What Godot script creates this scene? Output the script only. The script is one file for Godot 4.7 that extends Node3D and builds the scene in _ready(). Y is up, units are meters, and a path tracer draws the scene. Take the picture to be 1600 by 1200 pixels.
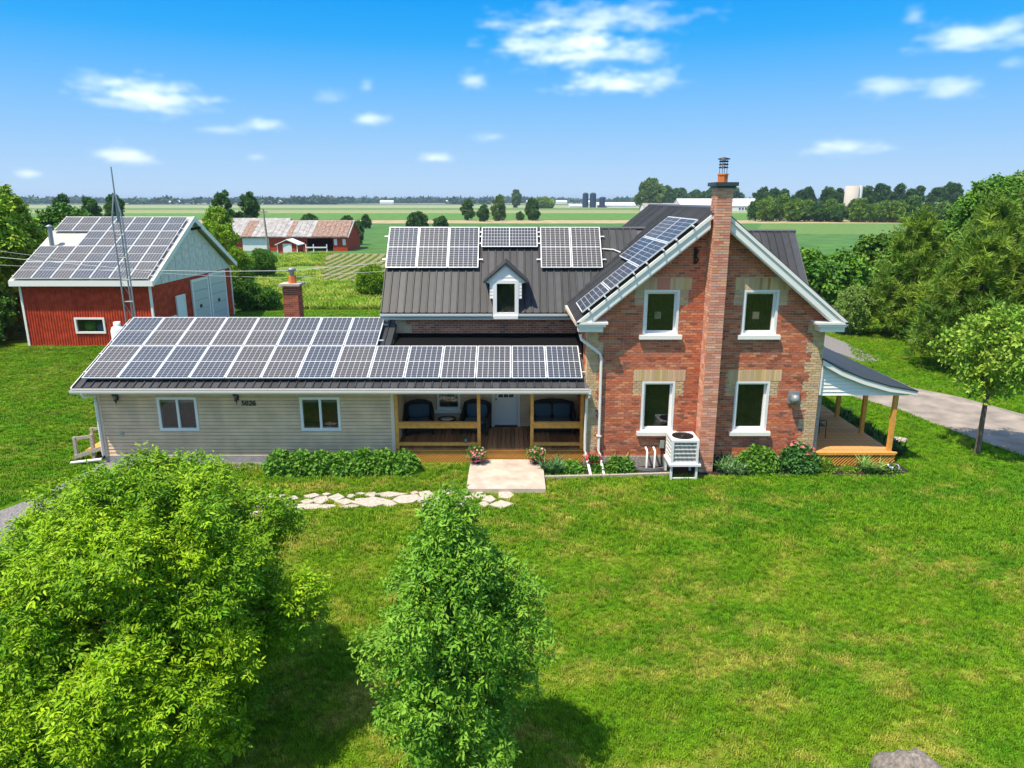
extends Node3D

# ---------------------------------------------------------------- helpers
var rng := RandomNumberGenerator.new()
var nz := FastNoiseLite.new()
var nz2 := FastNoiseLite.new()
var M := {}
var used := {}

const ORD := ["first", "second", "third", "fourth", "fifth", "sixth", "seventh", "eighth", "ninth", "tenth", "eleventh", "twelfth", "thirteenth", "fourteenth", "fifteenth", "sixteenth", "seventeenth", "eighteenth", "nineteenth", "twentieth"]

func ordinal(i: int) -> String:
	if i < 20:
		return ORD[i]
	return "twenty-" + ORD[i - 20] if i < 29 else ("thirtieth" if i == 29 else "thirty-" + ORD[i - 30])

func rf(a: float, b: float) -> float:
	return rng.randf_range(a, b)

func lin(r: float, g: float, b: float) -> Color:
	return Color(r, g, b).linear_to_srgb()

func mat(key: String, r: float, g: float, b: float, rough := 0.8, metal := 0.0, spec := 0.5) -> StandardMaterial3D:
	var m := StandardMaterial3D.new()
	m.resource_name = key
	m.albedo_color = lin(r, g, b)
	m.roughness = rough
	m.metallic = metal
	m.metallic_specular = spec
	M[key] = m
	return m

func noise_tex(freq: float, lo: float, hi: float, sd: int, size := 256, oct := 4) -> NoiseTexture2D:
	var t := NoiseTexture2D.new()
	t.width = size
	t.height = size
	t.seamless = true
	var n := FastNoiseLite.new()
	n.seed = sd
	n.frequency = freq
	n.fractal_octaves = oct
	t.noise = n
	var g := Gradient.new()
	g.set_color(0, Color(lo, lo, lo))
	g.set_color(1, Color(hi, hi, hi))
	t.color_ramp = g
	return t

func textured(m: StandardMaterial3D, t: Texture2D, metres: float) -> StandardMaterial3D:
	m.albedo_texture = t
	m.uv1_triplanar = true
	m.uv1_world_triplanar = true
	m.uv1_scale = Vector3.ONE / metres
	return m

func vmat(key: String, rough := 0.8, spec := 0.4) -> StandardMaterial3D:
	var m := mat(key, 1, 1, 1, rough, 0.0, spec)
	m.vertex_color_use_as_albedo = true
	return m

func numbered(n: String) -> String:
	if not used.has(n):
		used[n] = 0
		return n
	used[n] += 1
	return "%s_%03d" % [n, used[n]]

func thing(n: String, label: String, cat: String, at := Vector3.ZERO, group := "") -> Node3D:
	var o := Node3D.new()
	o.name = numbered(n)
	add_child(o)
	o.position = at
	tag(o, label, cat, group)
	return o

func tag(o: Node, label: String, cat: String, group := "") -> void:
	o.set_meta("label", label)
	o.set_meta("category", cat)
	if group != "":
		o.set_meta("group", group)

func origin_of(p: Node) -> Vector3:
	var v := Vector3.ZERO
	var q: Node = p
	while q != self and q is Node3D:
		v += (q as Node3D).position
		q = q.get_parent()
	return v

func new_st() -> SurfaceTool:
	var s := SurfaceTool.new()
	s.begin(Mesh.PRIMITIVE_TRIANGLES)
	s.set_smooth_group(-1)
	return s

func done(s: SurfaceTool) -> ArrayMesh:
	s.generate_normals()
	return s.commit()

# a mesh written in world coordinates, hung under its thing or part
func part(p: Node, n: String, s, m: Material, label := "") -> MeshInstance3D:
	var o := MeshInstance3D.new()
	o.name = n
	o.mesh = done(s) if s is SurfaceTool else s
	o.material_override = m
	p.add_child(o, true)
	o.position = -origin_of(p)
	if label != "":
		o.set_meta("label", label)
	return o

# a shared mesh placed by a transform in world coordinates
func put(p: Node, n: String, mesh: Mesh, m: Material, t: Transform3D) -> MeshInstance3D:
	var o := MeshInstance3D.new()
	o.name = n
	o.mesh = mesh
	o.material_override = m
	p.add_child(o, true)
	t.origin -= origin_of(p)
	o.transform = t
	return o

func holder(p: Node, n: String) -> Node3D:
	var o := Node3D.new()
	o.name = n
	p.add_child(o, true)
	o.position = -origin_of(p)
	return o

func structure(n: String, s, m: Material) -> MeshInstance3D:
	var o := MeshInstance3D.new()
	o.name = n
	o.mesh = done(s) if s is SurfaceTool else s
	o.material_override = m
	add_child(o, true)
	o.set_meta("kind", "structure")
	return o

func quad(s: SurfaceTool, a: Vector3, b: Vector3, c: Vector3, d: Vector3) -> void:
	for v in [a, b, c, a, c, d]:
		s.add_vertex(v)

func tri(s: SurfaceTool, a: Vector3, b: Vector3, c: Vector3) -> void:
	s.add_vertex(a)
	s.add_vertex(b)
	s.add_vertex(c)

# box between two corners (x0,x1,y0,y1,z0,z1)
func bx(s: SurfaceTool, x0: float, x1: float, y0: float, y1: float, z0: float, z1: float) -> void:
	tbox(s, Transform3D(Basis(), Vector3((x0 + x1) / 2, (y0 + y1) / 2, (z0 + z1) / 2)), Vector3(absf(x1 - x0), absf(y1 - y0), absf(z1 - z0)))

func tbox(s: SurfaceTool, t: Transform3D, size: Vector3) -> void:
	var h := size / 2
	var p := []
	for i in 8:
		p.append(t * Vector3(h.x * (1 if i & 1 else -1), h.y * (1 if i & 2 else -1), h.z * (1 if i & 4 else -1)))
	quad(s, p[4], p[6], p[7], p[5])
	quad(s, p[1], p[3], p[2], p[0])
	quad(s, p[5], p[7], p[3], p[1])
	quad(s, p[0], p[2], p[6], p[4])
	quad(s, p[6], p[2], p[3], p[7])
	quad(s, p[0], p[4], p[5], p[1])

# beam of rectangular section from a to b
func beam(s: SurfaceTool, a: Vector3, b: Vector3, w: float, h: float) -> void:
	var d := b - a
	var z := d.normalized()
	var up := Vector3.UP if absf(z.y) < 0.95 else Vector3.RIGHT
	var x := up.cross(z).normalized()
	tbox(s, Transform3D(Basis(x, z.cross(x), z), (a + b) / 2), Vector3(w, h, d.length()))

func tube(s: SurfaceTool, pts: Array, rads: Array, sides := 8, cap := true) -> void:
	s.set_smooth_group(0)
	var rings := []
	for i in pts.size():
		var d: Vector3 = (pts[mini(i + 1, pts.size() - 1)] - pts[maxi(i - 1, 0)]).normalized()
		var up := Vector3.UP if absf(d.y) < 0.9 else Vector3.RIGHT
		var x := up.cross(d).normalized()
		var y := d.cross(x)
		var ring := []
		for k in sides:
			var a := TAU * k / sides
			ring.append(pts[i] + (x * cos(a) + y * sin(a)) * rads[mini(i, rads.size() - 1)])
		rings.append(ring)
	for i in pts.size() - 1:
		for k in sides:
			var k2 := (k + 1) % sides
			quad(s, rings[i][k], rings[i + 1][k], rings[i + 1][k2], rings[i][k2])
	s.set_smooth_group(-1)
	if cap:
		for k in range(1, sides - 1):
			tri(s, rings[0][0], rings[0][k], rings[0][k + 1])
			var e: Array = rings[-1]
			tri(s, e[0], e[k + 1], e[k])

# profile [[radius, y], ...] turned round a vertical axis at c
func lathe(s: SurfaceTool, c: Vector3, prof: Array, sides := 16) -> void:
	s.set_smooth_group(0 if sides > 8 else -1)
	for i in prof.size() - 1:
		for k in sides:
			var a0 := TAU * k / sides
			var a1 := TAU * (k + 1) / sides
			var p0: Array = prof[i]
			var p1: Array = prof[i + 1]
			quad(s, c + Vector3(cos(a0) * p0[0], p0[1], sin(a0) * p0[0]), c + Vector3(cos(a0) * p1[0], p1[1], sin(a0) * p1[0]),
				c + Vector3(cos(a1) * p1[0], p1[1], sin(a1) * p1[0]), c + Vector3(cos(a1) * p0[0], p0[1], sin(a1) * p0[0]))
	s.set_smooth_group(-1)

# prism: polygon in x,y pushed along z
func prism(s: SurfaceTool, poly: Array, z0: float, z1: float) -> void:
	var pv := PackedVector2Array()
	for p in poly:
		pv.append(Vector2(p[0], p[1]))
	var ix := Geometry2D.triangulate_polygon(pv)
	for i in range(0, ix.size(), 3):
		var a := pv[ix[i]]
		var b := pv[ix[i + 1]]
		var c := pv[ix[i + 2]]
		tri(s, Vector3(a.x, a.y, z1), Vector3(b.x, b.y, z1), Vector3(c.x, c.y, z1))
		tri(s, Vector3(a.x, a.y, z0), Vector3(c.x, c.y, z0), Vector3(b.x, b.y, z0))
	for i in pv.size():
		var a := pv[i]
		var b := pv[(i + 1) % pv.size()]
		quad(s, Vector3(a.x, a.y, z0), Vector3(b.x, b.y, z0), Vector3(b.x, b.y, z1), Vector3(a.x, a.y, z1))

# prism: polygon in z,y pushed along x
func prism_x(s: SurfaceTool, poly: Array, x0: float, x1: float) -> void:
	var pv := PackedVector2Array()
	for p in poly:
		pv.append(Vector2(p[0], p[1]))
	var ix := Geometry2D.triangulate_polygon(pv)
	for i in range(0, ix.size(), 3):
		var a := pv[ix[i]]
		var b := pv[ix[i + 1]]
		var c := pv[ix[i + 2]]
		tri(s, Vector3(x1, a.y, a.x), Vector3(x1, c.y, c.x), Vector3(x1, b.y, b.x))
		tri(s, Vector3(x0, a.y, a.x), Vector3(x0, b.y, b.x), Vector3(x0, c.y, c.x))
	for i in pv.size():
		var a := pv[i]
		var b := pv[(i + 1) % pv.size()]
		quad(s, Vector3(x0, a.y, a.x), Vector3(x1, a.y, a.x), Vector3(x1, b.y, b.x), Vector3(x0, b.y, b.x))

# flat polygon on the ground
func sheet(poly: Array, y: float) -> SurfaceTool:
	var s := new_st()
	var pv := PackedVector2Array()
	for p in poly:
		pv.append(Vector2(p[0], p[1]))
	var ix := Geometry2D.triangulate_polygon(pv)
	for i in range(0, ix.size(), 3):
		for k in 3:
			var q := pv[ix[i + k]]
			s.add_vertex(Vector3(q.x, y, q.y))
	return s

# wall in the x-y plane (front at z, thickness t behind it) with openings; top(x) gives its upper edge
func wall_with(s: SurfaceTool, xs: Array, y0: float, top: Callable, z: float, t: float, holes: Array) -> void:
	var cuts: Array = xs.duplicate()
	for h in holes:
		cuts.append(h[0])
		cuts.append(h[1])
	cuts.sort()
	for i in cuts.size() - 1:
		var a: float = cuts[i]
		var b: float = cuts[i + 1]
		if b - a < 0.001:
			continue
		var hs := []
		for h in holes:
			if h[0] < (a + b) / 2 and h[1] > (a + b) / 2:
				hs.append([h[2], h[3]])
		hs.sort_custom(func(p, q): return p[0] < q[0])
		var y := y0
		for h in hs:
			bx(s, a, b, y, h[0], z - t, z)
			y = h[1]
		prism(s, [[a, y], [b, y], [b, top.call(b)], [a, top.call(a)]], z - t, z)

func frame_of(u: Vector3, v: Vector3, o: Vector3) -> Transform3D:
	return Transform3D(Basis(u, u.cross(v), -v), o)

func many(p: Node, n: String, mesh: Mesh, m: Material, ts: Array, cs: Array, kind := "") -> MultiMeshInstance3D:
	var mm := MultiMesh.new()
	mm.transform_format = MultiMesh.TRANSFORM_3D
	mm.use_colors = true
	mm.mesh = mesh
	mm.instance_count = ts.size()
	for i in ts.size():
		mm.set_instance_transform(i, ts[i])
		mm.set_instance_color(i, cs[i])
	var o := MultiMeshInstance3D.new()
	o.name = n
	o.multimesh = mm
	o.material_override = m
	p.add_child(o, true)
	if p != self:
		o.position = -origin_of(p)
	if kind != "":
		o.set_meta("kind", kind)
	return o

func rnd_dir() -> Vector3:
	var y := rf(-1, 1)
	var a := rf(0, TAU)
	var r := sqrt(1 - y * y)
	return Vector3(r * cos(a), y, r * sin(a))

func basis_up(y: Vector3, spin: float) -> Basis:
	y = y.normalized()
	var x := (Vector3.RIGHT if absf(y.x) < 0.8 else Vector3.BACK)
	x = (x - y * x.dot(y)).normalized()
	var z := x.cross(y)
	var x2 := x * cos(spin) + z * sin(spin)
	return Basis(x2, y, x2.cross(y))

func vary(c: Color, k: float) -> Color:
	var v := rf(1 - k, 1 + k)
	return Color(c.r * v * rf(0.92, 1.08), c.g * v, c.b * v * rf(0.85, 1.15))

# ---------------------------------------------------------------- leaf-sized meshes
func leaf(s: SurfaceTool, at: Vector3, dir: Vector3, side: Vector3, l: float, w: float, droop: float) -> void:
	var d := dir.normalized()
	side = (side - d * side.dot(d)).normalized()
	var n := side.cross(d)
	var mid := at + d * l * 0.45 + n * droop * 0.15
	var tip := at + d * l - Vector3.UP * droop
	tri(s, at, mid + side * w, tip)
	tri(s, at, tip, mid - side * w)

func sprig_compound(sd: int, n: int, l: float, w: float) -> ArrayMesh:
	rng.seed = sd
	var s := new_st()
	for b in 3:
		var a := TAU * b / 3 + rf(-0.4, 0.4)
		var out := Vector3(cos(a), rf(0.2, 0.9), sin(a)).normalized()
		for i in n:
			var f := (i + 1.0) / n
			var at := out * 0.26 * f + Vector3(0, -0.06 * f * f, 0)
			for sgn in [-1, 1]:
				var side = out.cross(Vector3.UP).normalized() * sgn
				var dir = (out * rf(0.3, 0.9) + side * rf(0.5, 1.0) + Vector3(0, rf(-0.5, 0.15), 0))
				leaf(s, at, dir, out + Vector3(rf(-0.5, 0.5), rf(-0.5, 0.5), rf(-0.5, 0.5)), l * rf(0.7, 1.15), w * rf(0.8, 1.2), rf(0.0, 0.05))
		leaf(s, out * 0.27, out, Vector3.UP.cross(out), l, w, 0.03)
	return done(s)

func sprig_round(sd: int, n: int, rad: float, l: float, w: float) -> ArrayMesh:
	rng.seed = sd
	var s := new_st()
	for i in n:
		var d := rnd_dir()
		var at := d * rad * rf(0.2, 1.0)
		var dir := (d + Vector3(rf(-0.8, 0.8), rf(-0.6, 0.5), rf(-0.8, 0.8))).normalized()
		leaf(s, at, dir, rnd_dir() + Vector3(0.01, 0, 0), l * rf(0.7, 1.3), w * rf(0.7, 1.3), rf(0, l * 0.2))
	return done(s)

func sprig_needles(sd: int, n: int, l: float, w: float) -> ArrayMesh:
	rng.seed = sd
	var s := new_st()
	for i in n:
		var f := float(i) / n
		var at := Vector3(0, f * l * 0.9, 0)
		var a := rf(0, TAU)
		var d := Vector3(cos(a), rf(0.35, 1.1), sin(a)).normalized()
		leaf(s, at, d, rnd_dir() + Vector3(0.01, 0, 0), l * rf(0.5, 0.8), w, 0.0)
	return done(s)

func tuft(sd: int, n: int, rad: float, h: float, w: float, bend: float) -> ArrayMesh:
	rng.seed = sd
	var s := new_st()
	for i in n:
		var a := rf(0, TAU)
		var at := Vector3(cos(a), 0, sin(a)) * rad * rf(0.0, 1.0)
		var b := rf(0, TAU)
		var out := Vector3(cos(b), 0, sin(b))
		var side := Vector3(-sin(b), 0, cos(b)) * w
		var hh := h * rf(0.6, 1.2)
		var m1 := at + Vector3(0, hh * 0.6, 0) + out * bend * 0.3
		var tip := at + Vector3(0, hh * rf(0.75, 1.0), 0) + out * bend * rf(0.6, 1.3)
		tri(s, at - side, at + side, m1 + side * 0.7)
		tri(s, at - side, m1 + side * 0.7, m1 - side * 0.7)
		tri(s, m1 - side * 0.7, m1 + side * 0.7, tip)
	return done(s)

# ---------------------------------------------------------------- trees
func grow(t: Node3D, base: Vector3, th: float, tr: float, lumps: Array, mesh: Mesh, per: int, size: float, ca: Color, cb: Color, fm: Material, up := 0.35, bark := "bark", inner := 0.5, shoots := 0) -> void:
	var s := new_st()
	var topc := Vector3.ZERO
	for l in lumps:
		topc += l[0]
	topc /= lumps.size()
	var fork := base + Vector3(0, th, 0)
	tube(s, [base + Vector3(0, -0.1, 0), base + Vector3(rf(-0.05, 0.05), th * 0.5, rf(-0.05, 0.05)), fork, base + (topc + Vector3(0, th * 0.2, 0))], [tr * 1.25, tr, tr * 0.85, tr * 0.3], 8)
	part(t, "trunk", s, M[bark])
	s = new_st()
	for l in lumps:
		var e: Vector3 = base + l[0]
		var start := fork.lerp(base + topc, clampf((l[0].y - th) / maxf(0.1, topc.y * 2 - th), 0.0, 0.8))
		var m := start.lerp(e, 0.5) + Vector3(rf(-0.1, 0.1), rf(-0.05, 0.2) * l[1], rf(-0.1, 0.1))
		tube(s, [start, m, e], [tr * 0.32, tr * 0.2, tr * 0.07], 5, false)
	part(t, "limbs", s, M[bark])
	var ts := []
	var cs := []
	for l in lumps:
		var shade := rf(0, 1)
		var n := int(per * l[1] * l[1])
		for i in n:
			var d := rnd_dir()
			if d.y < -0.3 and rng.randf() < 0.6:
				d.y = -d.y
			var p: Vector3 = base + l[0] + d * l[1] * pow(rf(inner * inner * inner, 1.0), 0.33)
			if p.y < 0.15:
				continue
			var b := basis_up(d * (1.0 - up) + Vector3(0, up, 0) + rnd_dir() * 0.35, rf(0, TAU)).scaled(Vector3.ONE * size * rf(0.7, 1.25))
			ts.append(Transform3D(b, p))
			cs.append(vary(ca.lerp(cb, clampf(shade * 0.6 + rf(-0.1, 0.5), 0, 1)), 0.22))
	if shoots > 0:
		for i in shoots:
			var l: Array = lumps[rng.randi_range(0, lumps.size() - 1)]
			var d = (rnd_dir() + (l[0] - topc).normalized() * 0.8 + Vector3(0, 0.6, 0)).normalized()
			for k in 4:
				var p: Vector3 = base + l[0] + d * l[1] * (0.85 + k * 0.13)
				ts.append(Transform3D(basis_up(d + rnd_dir() * 0.3, rf(0, TAU)).scaled(Vector3.ONE * size * rf(0.5, 0.95)), p))
				cs.append(vary(cb, 0.2))
	many(t, "crown", mesh, fm, ts, cs, "stuff")

# lumps spread over an ellipsoid
func lumps_of(n: int, c: Vector3, r: Vector3, lr0: float, lr1: float, cone := 0.0) -> Array:
	var out := []
	for i in n:
		var y := 1.0 - 2.0 * (i + 0.5) / n
		var a := i * 2.39996 + rf(-0.3, 0.3)
		var q := sqrt(1 - y * y)
		var k := rf(0.55, 1.0)
		var w := 1.0 - cone * (y * 0.5 + 0.5)
		out.append([c + Vector3(cos(a) * q * r.x * k * w, y * r.y * rf(0.8, 1.0), sin(a) * q * r.z * k * w), rf(lr0, lr1) * (1.0 - cone * 0.4 * (y * 0.5 + 0.5))])
	return out

# ---------------------------------------------------------------- scene
func _ready() -> void:
	camera_and_light()
	materials()
	ground()
	house()
	arrays()
	house_furnishings()
	barn()
	sheds_and_far_farms()
	garden()
	trees()
	fields_and_grass()
	print("built ", Time.get_ticks_msec())

func camera_and_light() -> void:
	nz.seed = 11
	nz.frequency = 0.22
	nz.fractal_octaves = 4
	nz2.seed = 5
	nz2.frequency = 0.035
	var cam := Camera3D.new()
	cam.name = "camera"
	add_child(cam)
	cam.position = Vector3(0, 8, 0)
	cam.rotation = Vector3(-atan(287.0 / 1111.0), 0, 0)
	cam.fov = 2.0 * rad_to_deg(atan(600.0 / 1111.0))
	cam.far = 9000.0
	cam.current = true
	var sun := DirectionalLight3D.new()
	sun.name = "sun"
	add_child(sun)
	sun.look_at_from_position(Vector3.ZERO, -Vector3(-0.37, 1.0, 0.29), Vector3.FORWARD)
	sun.light_color = Color(1.0, 0.95, 0.86)
	sun.light_energy = 1.25
	sun.light_angular_distance = 0.5
	sun.shadow_enabled = true
	var e := Environment.new()
	e.background_mode = Environment.BG_SKY
	var sky := Sky.new()
	var sm := PanoramaSkyMaterial.new()
	sm.panorama = ImageTexture.create_from_image(sky_image())
	sky.sky_material = sm
	e.sky = sky
	e.background_energy_multiplier = 1.0
	e.tonemap_mode = Environment.TONE_MAPPER_LINEAR
	e.tonemap_exposure = 1.75
	e.sdfgi_enabled = true
	e.ssao_enabled = true
	e.ssil_enabled = true
	e.fog_enabled = true
	e.fog_density = 0.00014
	e.fog_light_color = Color(0.80, 0.89, 1.0)
	var w := WorldEnvironment.new()
	w.name = "surroundings"
	w.environment = e
	add_child(w)

# blue sky that pales toward the horizon, with small fair-weather clouds all round
func sky_image() -> Image:
	var W := 2048
	var H := 1024
	var im := Image.create(W, H, false, Image.FORMAT_RGBF)
	var stops = [[-90.0, Color(0.06, 0.08, 0.03)], [-6.0, Color(0.18, 0.22, 0.16)], [-0.6, Color(0.32, 0.42, 0.53)], [0.0, Color(0.325, 0.43, 0.55)], [2.0, Color(0.265, 0.40, 0.56)], [5.0, Color(0.175, 0.35, 0.57)], [8.7, Color(0.08, 0.29, 0.575)], [11.3, Color(0.022, 0.245, 0.56)], [14.0, Color(0.006, 0.21, 0.55)], [30.0, Color(0.015, 0.18, 0.48)], [90.0, Color(0.02, 0.15, 0.41)]]
	var cl := FastNoiseLite.new()
	cl.seed = 3
	cl.frequency = 0.35
	cl.fractal_octaves = 5
	for y in H:
		var el := 90.0 - 180.0 * (y + 0.5) / H
		var c: Color = stops[0][1]
		for i in stops.size() - 1:
			if el >= stops[i][0]:
				var f := clampf((el - stops[i][0]) / (stops[i + 1][0] - stops[i][0]), 0, 1)
				c = stops[i][1].lerp(stops[i + 1][1], f)
		im.fill_rect(Rect2i(0, y, W, 1), c)
	# azimuth, elevation, half width, half height (degrees), density
	var clouds := [[-25.5, 6.64, 3.6, 1.1, 1.0], [-28.6, 7.3, 1.4, 0.7, 0.6], [6.1, 12.4, 6.24, 1.12, 0.75], [3.3, 10.79, 4.42, 1.33, 0.8], [6.2, 10.33, 5.08, 1.1, 0.7], [8.1, 8.32, 4.16, 0.81, 1.0], [31.1, 9.83, 3.4, 0.84, 0.85], [25.8, 7.22, 1.96, 0.63, 0.65], [29.7, 6.96, 1.77, 0.63, 0.65], [23.8, 3.56, 2.4, 0.54, 0.7], [-27.5, 2.87, 1.6, 0.64, 0.75], [-10.8, 5.8, 1.41, 0.36, 0.7], [-18.3, 5.13, 1.52, 0.44, 0.65], [-21.2, 4.83, 1.49, 0.3, 0.35], [-13.4, 7.36, 1.15, 0.44, 0.4], [-6.1, 3.08, 1.33, 0.36, 0.7], [-1.5, 4.67, 1.23, 0.4, 0.5], [-3.0, 8.57, 1.0, 0.59, 0.6], [-33.1, 1.65, 0.6, 0.3, 0.6], [-18.9, 3.06, 0.66, 0.26, 0.35], [27.3, 11.48, 0.6, 0.45, 0.5], [33.0, 8.2, 0.7, 0.35, 0.35], [-10.7, 8.0, 0.49, 0.45, 0.4]]
	rng.seed = 77
	for i in 120:          # the same small clouds on round the horizon
		var sz := rf(0.7, 4.8)
		clouds.append([rf(40, 320), rf(2, 16), sz, sz * rf(0.2, 0.34), rf(0.4, 1.0)])
	for i in 190:          # and, nearer and so larger, overhead
		var sz := rf(2.5, 7.0)
		var up := asin(rf(sin(deg_to_rad(19.0)), 0.985))
		clouds.append([rf(0, 360), rad_to_deg(up), sz, sz * rf(0.4, 0.7), rf(0.6, 1.0)])
	for q in clouds:
		var ca: float = q[0]
		var ce: float = q[1]
		var ww: float = q[2] * 1.5 / cos(deg_to_rad(ce))
		var hh: float = q[3] * 1.6
		var x0 := int((ca - ww) / 360.0 * W)
		var x1 := int((ca + ww) / 360.0 * W)
		for y in range(int((90.0 - ce - hh) / 180.0 * H), int((90.0 - ce + hh) / 180.0 * H) + 1):
			var el := 90.0 - 180.0 * (y + 0.5) / H
			var v: float = (el - ce) / hh
			for xx in range(x0, x1 + 1):
				var az: float = (xx + 0.5) / W * 360.0
				var u: float = (az - ca) / ww
				var n := cl.get_noise_2d(az * 0.75, el * 3.0) * 0.9 + cl.get_noise_2d(az * 2.6 + 50, el * 8.0) * 0.34
				var d: float = 1.0 - sqrt(u * u + v * v * (1.0 if v > 0 else 1.8)) + n * 0.62 - 0.08
				var a: float = smoothstep(0.0, 1.1, d) * q[4] * (0.44 if ce < 18.0 else 1.0)
				if a > 0.003:
					var px := posmod(xx, W)
					var base := im.get_pixel(px, y)
					var lit := Color(1.30, 1.27, 1.22).lerp(Color(0.72, 0.74, 0.78), clampf(-v * 0.8 + 0.1, 0, 1))
					im.set_pixel(px, y, base.lerp(lit, a))
	return im

func materials() -> void:
	mat("white", 0.83, 0.81, 0.77, 0.5)
	mat("vinyl", 0.80, 0.80, 0.80, 0.4)
	mat("gutter", 0.80, 0.78, 0.74, 0.4)
	textured(mat("siding", 0.86, 0.63, 0.42, 0.75, 0.0, 0.2), noise_tex(0.012, 0.84, 1.0, 4, 256, 5), 2.6)
	mat("trim_tan", 0.76, 0.63, 0.50, 0.6)
	textured(mat("mortar", 0.74, 0.60, 0.47, 0.95), noise_tex(0.02, 0.75, 1.0, 1), 1.4)
	textured(mat("interior", 0.42, 0.38, 0.33, 0.9), noise_tex(0.02, 0.8, 1.0, 2), 1.0)
	mat("blind", 0.62, 0.62, 0.60, 0.8)
	mat("buff", 0.56, 0.44, 0.26, 0.9)
	vmat("brickwork", 0.95, 0.1)
	var rt := noise_tex(0.015, 0.86, 1.0, 21)
	for i in 3:
		var k: float = [1.0, 0.8, 1.22][i]
		textured(mat("roof%d" % i, 0.058 * k, 0.060 * k, 0.066 * k, 0.5, 0.0, 0.4), rt, 1.1)
	mat("ridge", 0.10, 0.10, 0.11, 0.5, 0.2)
	mat("black_roof", 0.008, 0.008, 0.009, 0.9, 0.0, 0.2)
	mat("black", 0.012, 0.012, 0.012, 0.5)
	mat("dark_iron", 0.02, 0.02, 0.022, 0.45, 0.3)
	for i in 4:
		var k: Array = [[0.060, 0.062, 0.075], [0.050, 0.056, 0.078], [0.070, 0.066, 0.072], [0.044, 0.055, 0.082]][i]
		var m := mat("cell%d" % i, k[0], k[1], k[2], 0.45, 0.0, 0.3)
		m.clearcoat_enabled = true
		m.clearcoat = 0.15
		m.clearcoat_roughness = 0.15
	mat("backsheet", 0.74, 0.75, 0.76, 0.3)
	mat("aluminium", 0.72, 0.73, 0.74, 0.35, 0.3)
	mat("galvanised", 0.30, 0.33, 0.35, 0.45, 0.4)
	var glass := mat("glass", 0.012, 0.018, 0.014, 0.03, 0.0, 0.7)
	glass.transparency = BaseMaterial3D.TRANSPARENCY_ALPHA
	glass.albedo_color.a = 0.3
	var wood := noise_tex(0.03, 0.72, 1.0, 8, 256, 5)
	for i in 4:
		var k: float = [1.0, 0.75, 1.2, 0.88][i]
		var m := textured(mat("deck%d" % i, 0.46 * k, 0.235 * k, 0.115 * k, 0.7), wood, 0.9)
		m.uv1_scale = Vector3(6, 6, 0.7)
	for i in 4:
		var k: float = [1.0, 0.88, 1.1, 0.94][i]
		var m := textured(mat("side_deck%d" % i, 0.76 * k, 0.40 * k, 0.14 * k, 0.7), wood, 0.9)
		m.uv1_scale = Vector3(0.7, 6, 6)
	textured(mat("pine_wood", 0.84, 0.40, 0.08, 0.65), noise_tex(0.02, 0.85, 1.0, 29), 0.9)
	textured(mat("grey_wood", 0.55, 0.48, 0.40, 0.85), wood, 0.7)
	textured(mat("concrete", 0.64, 0.52, 0.43, 0.9), noise_tex(0.014, 0.8, 1.0, 9, 256, 6), 2.4)
	textured(mat("foundation", 0.36, 0.36, 0.38, 0.9), noise_tex(0.02, 0.8, 1.0, 10), 1.2)
	textured(mat("stone_base", 0.55, 0.50, 0.44, 0.9), noise_tex(0.05, 0.6, 1.0, 12), 1.0)
	for i in 3:
		var k: float = [1.0, 0.9, 0.95][i]
		textured(mat("flag%d" % i, 0.66 * k, 0.56 * k, 0.47 * k, 0.9), noise_tex(0.02, 0.74, 1.0, 13 + i, 256, 5), 0.7)
	textured(mat("mulch", 0.045, 0.030, 0.022, 0.95), noise_tex(0.09, 0.4, 1.0, 17), 0.9)
	textured(mat("road", 0.37, 0.315, 0.27, 0.95), noise_tex(0.012, 0.72, 1.0, 18, 512, 5), 7.0)
	textured(mat("gravel", 0.36, 0.335, 0.33, 0.95), noise_tex(0.08, 0.5, 1.0, 19), 1.5)
	mat("door_white", 0.78, 0.79, 0.79, 0.5)
	mat("wicker", 0.016, 0.013, 0.012, 0.6)
	mat("cushion", 0.055, 0.11, 0.165, 0.9)
	textured(mat("barn_red", 0.66, 0.085, 0.038, 0.8, 0.0, 0.2), noise_tex(0.02, 0.72, 1.0, 26, 256, 5), 2.2)
	textured(mat("barn_red2", 0.60, 0.074, 0.034, 0.8, 0.0, 0.2), noise_tex(0.02, 0.72, 1.0, 27, 256, 5), 2.2)
	textured(mat("barn_white", 0.86, 0.80, 0.72, 0.8, 0.0, 0.2), noise_tex(0.02, 0.85, 1.0, 22), 2.0)
	textured(mat("barn_roof", 0.62, 0.57, 0.52, 0.55), noise_tex(0.01, 0.8, 1.0, 23), 3.0)
	mat("overhead", 0.56, 0.56, 0.54, 0.4)
	mat("clay", 0.62, 0.17, 0.045, 0.8)
	mat("chim_cap", 0.035, 0.05, 0.06, 0.5)
	vmat("bark", 0.95)
	M["bark"].albedo_color = lin(0.16, 0.12, 0.09)
	M["bark"].vertex_color_use_as_albedo = false
	var f := vmat("foliage", 0.55, 0.35)
	f.backlight_enabled = true
	f.backlight = Color(0.44, 0.54, 0.14)
	var g := vmat("grassy", 0.75, 0.2)
	g.backlight_enabled = true
	g.backlight = Color(0.3, 0.36, 0.1)
	textured(vmat("turf", 0.95, 0.15), noise_tex(0.06, 0.62, 1.0, 31, 512, 5), 3.7)
	textured(mat("rust_roof", 0.50, 0.47, 0.45, 0.6), noise_tex(0.015, 0.6, 1.0, 24, 256, 5), 4.0)
	textured(mat("rusty", 0.46, 0.29, 0.22, 0.8), noise_tex(0.02, 0.55, 1.0, 28, 256, 5), 3.0)
	mat("far_white", 0.72, 0.72, 0.73, 0.7)
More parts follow.
